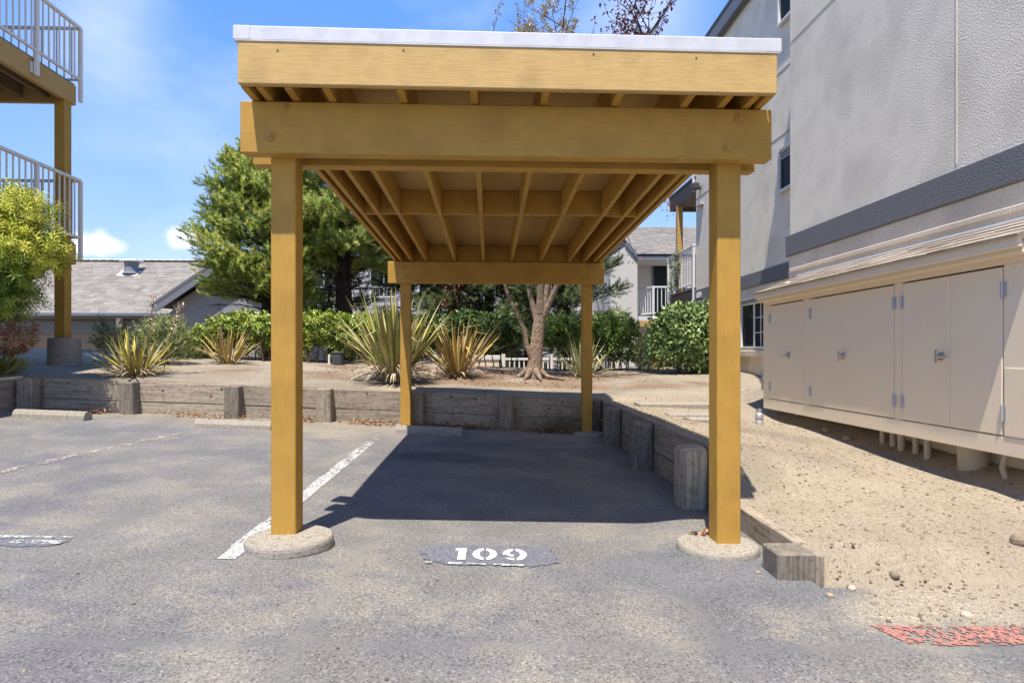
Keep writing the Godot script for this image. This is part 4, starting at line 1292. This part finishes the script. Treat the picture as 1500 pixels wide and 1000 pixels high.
func build_conifers() -> void:
	var tw := tuft(72, .34, .10, .012, .75)
	var sp := tuft(70, .38, .085, .013, 1.1)
	var light := [Color(.41, .47, .10), Color(.31, .40, .085), Color(.49, .52, .13), Color(.22, .31, .07)]
	var dark := [Color(.10, .14, .045), Color(.075, .11, .035), Color(.14, .18, .055)]
	conifer("broad bright green pine left of the front left carport post", W(-5.45, earth(-5.45, 15.2) , 15.2), 5.8, .17, 1.9, 1.62, 78, 74, tw, light, 16, .8, Vector3(-.08, 0, 0))
	conifer("redwood with a stout dark trunk and bare lower branches right of the bright pine", W(-3.62, earth(-3.6, 15.6), 15.6), 7.6, .27, 2.95, 1.7, 60, 84, sp, light.slice(0, 3) + [Color(.22, .29, .06)], 26, .7)
	conifer("thick trunked dark conifer seen between the carport's rear posts, left one", W(-1.02, earth(-1, 17), 17.0), 7.4, .25, 2.5, 1.6, 30, 50, sp, dark, 26, .6)
	conifer("thin half bare conifer between the redwood and the rear left post", W(-2.3, earth(-2.3, 17.2), 17.2), 7.0, .15, 3.2, 1.3, 26, 40, sp, dark, 46, .6)
	conifer("slender dark conifer far behind the gap between the pine and the redwood", W(-4.75, earth(-4.75, 18.6), 18.6), 6.6, .14, 2.2, 1.35, 34, 44, sp, dark, 30, .6)
	conifer("dense dark conifer right of the thick trunked one between the rear posts", W(-.05, earth(0, 17.4), 17.4), 6.6, .2, 1.1, 1.35, 46, 80, sp, dark, 4, .5)
	conifer("dark conifer behind the rear right carport post", W(2.15, earth(2, 17.2), 17.2), 6.2, .2, 1.6, 1.45, 40, 60, sp, dark, 10, .5)
	conifer("slim dark conifer in the gap right of the peeling tree", W(1.2, earth(1.2, 19), 19.0), 6.4, .16, 1.9, 1.3, 28, 36, sp, dark, 8, .6)


func build_peeling_tree() -> void:
	var base := W(.78, earth(.78, 10.95), 10.95)
	var t := thing("peeling_tree", "sparse multi stemmed tree with peeling tan bark in the middle of the bed", "tree", "", base)
	var trunk := [[Vector3(0, -.1, 0), Vector3(.02, .12, 0), Vector3(.05, .5, .0), Vector3(.1, .95, .0), Vector3(.15, 1.3, .0)], [.20, .145, .12, .105, .085]]
	var g := Geo.new()
	g.tube(trunk[0], trunk[1], 14)
	part(t, "trunk", g.mesh(), M.bark_peel)
	for i in 7:
		g = Geo.new()
		var a := TAU * i / 7 + .3
		var o := Vector3(cos(a), 0, sin(a))
		g.tube([o * .1 + Vector3.UP * .16, o * .26 + Vector3.UP * .03, o * .5 - Vector3.UP * .02 + Vector3(rr(-.1, .1), 0, rr(-.1, .1))], [.06, .04, .015], 7)
		part(t, "root", g.mesh(), M.bark_peel)
	var limbs := [
		[[Vector3(-.02, .35, .05), Vector3(-.13, .6, .06), Vector3(-.16, .85, .06), Vector3(-.32, 1.2, .08), Vector3(-.47, 1.5, .1), Vector3(-.56, 1.85, .1), Vector3(-.85, 3.2, .2), Vector3(-1.35, 4.9, .3)], .06],
		[[Vector3(.09, .9, -.02), Vector3(-.02, 1.35, -.05), Vector3(-.11, 1.75, -.1), Vector3(-.3, 3.4, -.3), Vector3(-.45, 5.8, -.5)], .06],
		[[Vector3(.12, 1.15, .03), Vector3(.13, 1.75, .06), Vector3(.2, 3.4, .3), Vector3(.5, 6.2, .4)], .075],
		[[Vector3(.16, 1.2, 0), Vector3(.27, 1.75, -.04), Vector3(.75, 3.4, -.3), Vector3(1.5, 5.9, -.5)], .08],
		[[Vector3(.18, 1.1, .04), Vector3(.44, 1.7, .12), Vector3(1.05, 2.9, .4), Vector3(1.7, 4.6, .6), Vector3(2.0, 6.0, .5)], .055]]
	var tips := []
	for q in limbs:
		g = Geo.new()
		var rs := []
		for i in q[0].size(): rs.append(lerpf(q[1], .014, pow(float(i) / (q[0].size() - 1), .8)))
		g.tube(q[0], rs, 10, false)
		part(t, "limb", g.mesh(), M.bark_peel)
		# finer branches from the upper half
		for k in 26:
			var n: int = q[0].size()
			var j := n - 2 if rng.randf() < .75 else n - 3
			var p: Vector3 = q[0][j].lerp(q[0][j + 1], rr(.25, 1.0))
			if p.y < 2.3: continue
			var dir := Vector3(rng.randfn() * .55, rr(.35, 1.0), rng.randfn() * .55).normalized()
			var L := rr(.7, 1.5)
			var e := p + dir * L
			var bg := Geo.new()
			bg.tube([p, p + dir * L * .5 + Vector3(rr(-.08, .08), .03, rr(-.08, .08)), e], [.013, .008, .003], 5, false)
			for s in 6:
				var u := rr(.3, 1.0)
				var b := p.lerp(e, u)
				var tip := b + Vector3(rng.randfn() * .6, rr(.1, .9), rng.randfn() * .6).normalized() * rr(.2, .5)
				bg.tube([b, tip], [.004, .002], 4, false)
				tips.append([b, tip])
			part(t, "branch", bg.mesh(), M.bark_gray)
	var lf := Geo.new()
	for q in tips:
		for k in 32:
			var p: Vector3 = q[0].lerp(q[1], rr(.2, 1.0)) + Vector3(rr(-.04, .04), rr(-.04, .04), rr(-.04, .04))
			var red := p.x > .9 and p.y > 4.0
			if red and (rng.randf() < .8 or p.x > 2.25): continue
			lf.col = (Color(.16, .035, .04) if rng.randf() < .8 else Color(.2, .11, .05)) if red else ([Color(.30, .31, .13), Color(.38, .34, .18), Color(.38, .22, .14)][rng.randi() % 3])
			lf.col = lf.col * (rr(.9, 1.4) if red else rr(1.1, 1.8))
			var s := rr(.06, .10) if red else rr(.035, .07)
			lf.leaf(p, Vector3(rr(-1, 1), rr(-1, .5), rr(-1, 1)).normalized(), Vector3.UP, s, s * .5)
	# a few low red sprays
	for q in [[-1.55, 1.72], [-1.35, 1.6], [-1.5, 1.38], [-.75, 1.75], [-.55, 1.72], [2.35, 3.2], [2.5, 3.05], [1.6, 2.4], [1.85, 2.15]]:
		for k in 16:
			lf.col = Color(.26, .06, .05) * rr(.7, 1.3)
			lf.leaf(Vector3(q[0] + rng.randfn() * .09, q[1] + rng.randfn() * .07, rng.randfn() * .1), Vector3(rr(-1, 1), rr(-1, .5), rr(-1, 1)).normalized(), Vector3.UP, rr(.05, .09), .03)
	part(t, "leaves", lf.mesh(), M.leaf_soft).set_meta("kind", "stuff")
	for q in [[Vector3(-.7, 2.6, .15), Vector3(-1.2, 2.1, .1), Vector3(-1.55, 1.45, .0)], [Vector3(1.3, 3.3, .4), Vector3(2.0, 3.45, .3), Vector3(2.5, 3.05, .0)], [Vector3(1.05, 2.9, .4), Vector3(1.6, 2.7, .2), Vector3(1.85, 2.1, .0)]]:
		g = Geo.new(); g.tube(q, [.012, .008, .003], 5, false)
		part(t, "branch", g.mesh(), M.bark_gray)


# ---------------------------------------------------------------- stones, litter, slabs
func stone_mesh(sd: int) -> ArrayMesh:
	var g := Geo.new()
	var f := FastNoiseLite.new(); f.seed = sd; f.frequency = .9
	var P := func(i: int, j: int) -> Vector3:
		var a := TAU * (i % 9) / 9.0; var e := PI * (j / 5.0 - .5)
		var d := Vector3(cos(a) * cos(e), sin(e), sin(a) * cos(e))
		return d * (1.0 + .55 * f.get_noise_3dv(d)) * Vector3(1, .68, .85)
	for j in 5:
		for i in 9:
			var a: Vector3 = P.call(i, j); var b: Vector3 = P.call(i + 1, j); var c: Vector3 = P.call(i + 1, j + 1); var d: Vector3 = P.call(i, j + 1)
			var nn: Vector3 = (a + b + c + d).normalized()
			if j > 0: g.tri(a, b, c, nn, nn, nn)
			if j < 4: g.tri(a, c, d, nn, nn, nn)
	return g.mesh()


func build_small_things() -> void:
	var rocks := [stone_mesh(1), stone_mesh(2), stone_mesh(3)]
	var spots := [["brown fist sized stone on the soil at the right edge below the cabinet", 2.98, 3.35, .05, Color(.8, .75, .7)], ["small brown stone alone in the middle of the right soil strip", 2.08, 3.08, .03, Color(.75, .7, .65)],
		["tan pebble on the asphalt in front of the timber end block", 1.60, 2.83, .02, Color(1.2, 1.1, .95)], ["whitish flat stone just right of the timber end block", 1.76, 2.92, .022, Color(1.7, 1.65, 1.6)],
		["pale flat stone above the red painted kerb line", 2.09, 2.62, .024, Color(1.7, 1.65, 1.6)], ["tan pebble between the footing and the timber end block", 1.39, 3.13, .014, Color(1.2, 1.05, .85)],
		["round brown stone in the shadow beneath the cabinet, farther one", 3.55, 6.35, .05, Color(.9, .8, .65)], ["round brown stone in the shadow beneath the cabinet, nearer one", 3.55, 5.95, .05, Color(.9, .8, .65)]]
	var k := 0
	for q in spots:
		var y := maxf(earth(q[1], q[2]), lot(q[1], q[2]))
		var g := MeshInstance3D.new()
		g.name = "stone"; g.mesh = rocks[k % 3]
		g.material_override = mat("stone_%d" % k, (Color(.34, .29, .23) * q[4]).linear_to_srgb(), .95)
		add_child(g, true)
		g.position = W(q[1], y + q[3] * .35, q[2]); g.scale = Vector3.ONE * q[3]; g.rotation.y = k * 1.3
		g.set_meta("label", q[0]); g.set_meta("category", "stone"); g.set_meta("group", "loose stones on the soil")
		k += 1
	# gravel on the soil strip and bed
	var xf := []; var cs := PackedColorArray()
	for i in 9000:
		var x := rr(1.7, 3.9); var d := 2.5 + 6.4 * pow(rng.randf(), 1.2)
		if i > 6600:
			x = rr(-6.3, 5.0); d = rr(8.98, 12.0)
		var y := maxf(earth(x, d), lot(x, d) if d < 3.4 else -9.0)
		var s := .002 + .010 * pow(rng.randf(), 4.0)
		xf.append(Transform3D(Basis(Vector3.UP, rr(0, 6)).scaled(Vector3(s, s * .8, s * rr(.7, 1.2))), W(x, y + s * .2, d)))
		cs.append([Color(1.1, .95, .75), Color(.8, .7, .6), Color(1.3, 1.25, 1.15), Color(.9, .82, .7)][rng.randi() % 4] * rr(.7, 1.2))
	for i in 900:
		var x := rr(-4.5, 1.6); var d := 1.9 + 5.8 * pow(rng.randf(), 1.6)
		var s := .002 + .006 * pow(rng.randf(), 3.0)
		xf.append(Transform3D(Basis(Vector3.UP, rr(0, 6)).scaled(Vector3(s, s * .7, s)), W(x, lot(x, d) + s * .2, d)))
		cs.append([Color(1.0, .85, .65), Color(.4, .38, .36), Color(1.4, 1.35, 1.3)][rng.randi() % 3])
	var gv := Node3D.new(); gv.name = "gravel"; add_child(gv, true)
	gv.set_meta("kind", "stuff"); gv.set_meta("label", "loose gravel scattered over the soil and the asphalt")
	copies(gv, "grains", rocks[0], M.rock, xf, cs)
	# straw, twigs and dry leaves
	var g2 := Geo.new()
	for i in 3200:
		var x := rr(1.7, 3.8); var d := rr(2.7, 8.6)
		if i > 1900:
			x = rr(-6.2, 4.6); d = rr(9.0, 12.2)
		var a := rr(0, TAU)
		g2.col = [Color(.42, .33, .2), Color(.2, .15, .1), Color(.5, .42, .28)][rng.randi() % 3]
		g2.needle(W(x, earth(x, d) + .006, d), Vector3(cos(a), rr(0, .15), sin(a)).normalized(), Vector3(-sin(a), .2, cos(a)).normalized(), rr(.02, .09), .004)
	for i in 900:      # red brown leaves drift round the shaded plants
		var x := rng.randfn() * 1.2 - .3; var d := rr(9.7, 12.6)
		g2.col = [Color(.30, .14, .06), Color(.36, .2, .1), Color(.22, .1, .05)][rng.randi() % 3]
		g2.leaf(W(x, earth(x, d) + .01, d), Vector3(rr(-1, 1), rr(-.1, .4), rr(-1, 1)).normalized(), Vector3.UP, rr(.03, .07), .022)
	var so := part(self, "soil_litter", g2.mesh(), M.litter)
	so.set_meta("kind", "stuff"); so.set_meta("label", "straw, twigs and dry leaves strewn on the bare soil")
	var piles := [[-1.65, 8.72, .35, 170, "dry leaf drift at the wall foot left of the rear left post"], [-2.55, 8.74, .2, 60, "small dry leaf drift behind the front left post"], [-.45, 8.66, .55, 330, "long orange brown leaf drift under the shaded wall"], [.9, 8.6, .45, 260, "leaf and twig drift beside the rear right post"], [-4.0, 8.76, .7, 130, "thin leaf drift along the sunlit wall foot"], [1.33, 3.72, .1, 60, "dry needles caught behind the front right footing"], [-5.6, 8.7, .5, 130, "leaf drift at the wall foot behind the left wheel stop"]]
	for q in piles:
		var g := Geo.new()
		for i in q[3]:
			var x: float = q[0] + rng.randfn() * q[2] * .55
			var d: float = q[1] - absf(rng.randfn()) * (.09 if q[2] > .15 else .05)
			g.col = [Color(.36, .17, .07), Color(.30, .13, .05), Color(.44, .27, .14), Color(.22, .10, .05)][rng.randi() % 4] * rr(.8, 1.2)
			g.leaf(W(x, lot(x, d) + rr(.004, .05) * (1.0 if d > q[1] - .1 else .4), d), Vector3(rr(-1, 1), rr(-.2, .5), rr(-1, 1)).normalized(), Vector3(rr(-.4, .4), 1, rr(-.4, .4)), rr(.04, .085), .02)
		var o := part(self, "leaf_litter", g.mesh(), M.litter)
		o.set_meta("kind", "stuff"); o.set_meta("label", q[4])
	# bare twig tuft in the shaded corner
	var tg := Geo.new()
	tg.col = Color(.20, .15, .10)
	for i in 60:
		var b := W(.95 + rng.randfn() * .12, .04, 8.55)
		var e := b + Vector3(rng.randfn() * .22, rr(.08, .34), rr(-.05, .2))
		tg.tube([b, (b + e) * .5 + Vector3.UP * .05, e], [.003, .0025, .001], 4, false)
	single("twig_tuft", tg.mesh(), M.litter, "tuft of dead twigs against the shaded wall by the rear right post", "twigs")
	# stepping slabs sunk in the soil beyond the side wall
	k = 0
	for q in [[2.42, 7.98, 1.0, .30, "longest pale slab sunk in the soil beyond the side wall"], [2.3, 7.0, .52, .22, "middle pale slab sunk in the soil beyond the side wall"], [2.28, 6.45, .36, .2, "nearest pale slab beside the front right post"]]:
		var g := Geo.new()
		g.box(Vector3.ZERO, Vector3(q[2], .09, q[3]), Basis(), .012)
		var y := earth(q[0], q[1])
		var o := single("stepping_slab", g.mesh(), M.concrete, q[4], "slab", "pale slabs sunk in the soil")
		o.position = W(q[0], y + .0, q[1]); o.rotation = Vector3(.03, .05 - .04 * k, -.01)
		k += 1
	# a green meter box lid and white stake in the left bed
	var st := thing("garden_stake", "short white stake at the end of the yellow green hedge", "stake", "", W(-4.98, earth(-4.98, 12.1), 12.1))
	pbox(st, "shaft", Vector3(0, .12, 0), Vector3(.04, .26, .03), M.rail_white, .004)
	var ub := thing("ground_box", "small dark box on the ground under the left hedge", "box", "", W(-2.98, earth(-2.98, 12.2), 12.2))
	pbox(ub, "body", Vector3(0, .11, 0), Vector3(.2, .24, .2), M.dark_metal, .03)
	pbox(ub, "lid", Vector3(0, .24, 0), Vector3(.22, .03, .22), M.dark_metal, .012)
	pbox(ub, "white_tag", Vector3(-.16, .1, .05), Vector3(.04, .2, .03), M.rail_white, .004)


func digit_on(ch: int, x: float, y: float) -> bool:     # x, y from the digit's centre, 0.2 m tall
	var o := pow(x / .0625, 2) + pow(y / .1, 2)
	var i := pow(x / .028, 2) + pow(y / .064, 2)
	if ch == 1:
		return absf(y) < .1 and ((x > -.012 and x < .026) or (y > .058 and y < .1 - .6 * maxf(0, -.012 - x) and x > -.03 and x < .0))
	if ch == 0:
		return o < 1 and i > 1 and absf(x) > .0055
	var ring := o < 1 and i > 1
	if x > .006: return ring
	if x > -.006: return false
	if y > -.005: return ring
	if y > -.034: return o < 1.0 and x > -.05 + (-.005 - y) * .9
	return o < 1 and y < -.062 + .1 * maxf(0, -x - .02) and x > -.062


func build_markings() -> void:
	# dark patch, then the stencilled number and the remains of an older one
	var pk := func(x: float, d: float) -> bool:
		var e := Vector2((x - .03) / .40, (d - 3.375) / .175)
		var edge := pow(absf(e.x), 3.5) + pow(absf(e.y), 4.0) + .5 * nz.get_noise_2d(x * 350, d * 350) + .35 * nz.get_noise_2d(x * 1300, d * 1300)
		return edge < .92 - .8 * smoothstep(.25, .44, x) * (.5 + nz.get_noise_2d(x * 700, d * 900))
	structure("road_marking_patch", decal(pk, -.42, .52, 3.17, 3.57, .006, .004), M.sealer, "dark sealed patch on the asphalt behind the stall number")
	var t := thing("stall_number", "white stencilled stall number 109 on the asphalt before the carport", "road marking")
	for q in [[1, -.158], [0, -.026], [9, .139]]:
		var cx: float = q[1]
		var ch: int = q[0]
		part(t, "digit", decal(func(x: float, d: float) -> bool: return digit_on(ch, (x - cx) * .95, d - 3.378) and worn(x, d, .47), cx - .08, cx + .08, 3.27, 3.485, .0035, .008), M.fresh_white)
	var old := func(x: float, d: float) -> bool:
		var seg := ((x > -.335 and x < -.30) or (x > -.22 and x < -.145) or (x > -.12 and x < -.02) or (x > .02 and x < .18)) and absf(d - 3.208 + .06 * x) < .013 + .012 * nz.get_noise_2d(x * 900, 5)
		return seg and worn(x, d, .25)
	part(t, "old_paint", decal(old, -.34, .18, 3.175, 3.24, .004, .008), M.white_paint).set_meta("kind", "stuff")
	structure("road_marking_line", decal(func(x: float, d: float) -> bool: return absf(x + 1.372 + .004 * sin(d * 9)) < .052 and worn(x, d, .42 - .12 * smoothstep(3.6, 4.6, d) - .55 * smoothstep(6.3, 7.4, d)), -1.44, -1.30, 3.24, 7.7, .012, .004), M.white_paint, "worn white line along the left of the covered stall")
	structure("road_marking_line", decal(func(x: float, d: float) -> bool: return absf(x + 4.0 - .17 * (d - 5.0)) < .055 and worn(x, d, -.03), -4.25, -3.4, 4.6, 7.4, .015, .004), M.faded_paint, "faint white line between the two open stalls")
	structure("road_marking_patch", decal(func(x: float, d: float) -> bool: return pow(absf((x + 2.75) / .42), 3) + pow(absf((d - 3.47) / .09), 3) + .8 * nz.get_noise_2d(x * 350, d * 350) < .7, -3.3, -2.2, 3.3, 3.66, .008, .004), M.sealer, "dark patch with white paint scraps at the left edge of the lot")
	structure("road_marking_scraps", decal(func(x: float, d: float) -> bool: return (absf(d - 3.54) < .022 or (absf(d - 3.46) < .03 and x > -2.62)) and worn(x, d, .05), -3.1, -2.35, 3.38, 3.6, .007, .008), M.white_paint, "scraps of white paint on the left dark patch")
	structure("road_marking_kerb", decal(func(x: float, d: float) -> bool: return d > 2.36 + .03 * nz.get_noise_2d(x * 300, 1) and d < 2.52 and x > 1.60 + (2.52 - d) * .3 and nz.get_noise_2d(x * 300, d * 300 + 40) * .45 + .7 * nz.get_noise_2d(x * 2600, d * 2600) < .17 - .18 * smoothstep(1.85, 2.0, x) + .12 * smoothstep(2.2, 2.3, x) and lot(x, d) + .004 > earth(x, d), 1.55, 3.4, 2.3, 2.55, .006, .004), M.red_paint, "worn red painted strip along the right asphalt edge")


func _ready() -> void:
	rng.seed = 77
	nz.seed = 3; nz.frequency = .01; nz.fractal_octaves = 3; nz.noise_type = FastNoiseLite.TYPE_SIMPLEX_SMOOTH

	var cam := Camera3D.new()
	cam.name = "camera"
	cam.near = .1; cam.far = 800
	cam.set_frustum(.1 * 1000.0 / 900.0, Vector2(0, .1 * 18.0 / 900.0), .1, 800)
	cam.position = Vector3(0, 1.12, 0)
	cam.rotation.y = -.0366
	cam.current = true
	add_child(cam)

	var env := Environment.new()
	env.background_mode = Environment.BG_SKY
	var sky := Sky.new()
	var pm := PanoramaSkyMaterial.new()
	pm.panorama = sky_image()
	sky.sky_material = pm
	env.sky = sky
	env.tonemap_mode = Environment.TONE_MAPPER_LINEAR
	env.tonemap_exposure = 1.65
	env.sdfgi_enabled = true; env.ssao_enabled = true; env.ssil_enabled = true
	var we := WorldEnvironment.new(); we.name = "world"; we.environment = env
	add_child(we)

	var sun := DirectionalLight3D.new()
	sun.name = "sun"
	sun.light_energy = 1.45
	sun.light_color = Color(1, .965, .91)
	sun.light_angular_distance = .5
	sun.shadow_enabled = true
	add_child(sun)
	sun.look_at_from_position(Vector3(0, 30, 0), Vector3(0, 30, 0) + Vector3(SUN_S, -1, -SUN_K), Vector3.FORWARD)

	build_materials()

	var xs := ticks([[-6.56, -2.0, .06], [-2.0, 1.62, .03], [1.62, 3.6, .05], [3.6, 14, 2.0]])
	var ds := ticks([[-40, -2, 8.0], [-2, 1.5, .7], [1.5, 1.8, .1], [1.8, 4.2, .028], [4.2, 8.9, .06]])
	structure("asphalt_ground", sheet(xs, ds, lot, lot_color, func(x: float, d: float) -> bool: return x > 1.64 and d > 2.95), M.asphalt, "worn dusty gray asphalt of the parking lot")
	xs = ticks([[-140, -20, 20.0], [-20, -7, .8], [-7, -6.6, .1], [-6.6, -6.5, .05], [-6.5, 1.62, .1], [1.62, 1.66, .04], [1.66, 4.0, .055], [4.0, 6.0, .2], [6.0, 20, 1.4], [20, 140, 20.0]])
	ds = ticks([[-40, 1.9, 6.0], [1.9, 5.0, .055], [5.0, 8.86, .08], [8.86, 8.9, .04], [8.9, 12.0, .075], [12.0, 14.0, .12], [14, 30, 1.0], [30, 400, 30.0]])
	structure("soil_ground", sheet(xs, ds, earth, earth_color, func(x: float, d: float) -> bool: return x > -6.55 and x < 1.63 and d < 8.86 and d > -40), M.soil, "dry sandy bare soil of the beds and the slope")

	build_markings()
	build_right_building()
	build_left_building()
	build_far_houses()
	build_walls()
	build_cabinet()
	build_carport()
	build_footings()
	stop_block("concrete wheel stop at the far left, partly in shade", -6.03, -5.13, 8.05, -.02)
	stop_block("worn concrete wheel stop with white paint flakes behind the front left post", -3.66, -2.73, 7.83, .0, .11)
	stop_block("gray concrete wheel stop in the covered stall by the rear left post", -1.2, -.35, 7.95, -.01, .11, true)
	build_small_things()
	build_hedges()
	build_flax()
	build_conifers()
	build_peeling_tree()
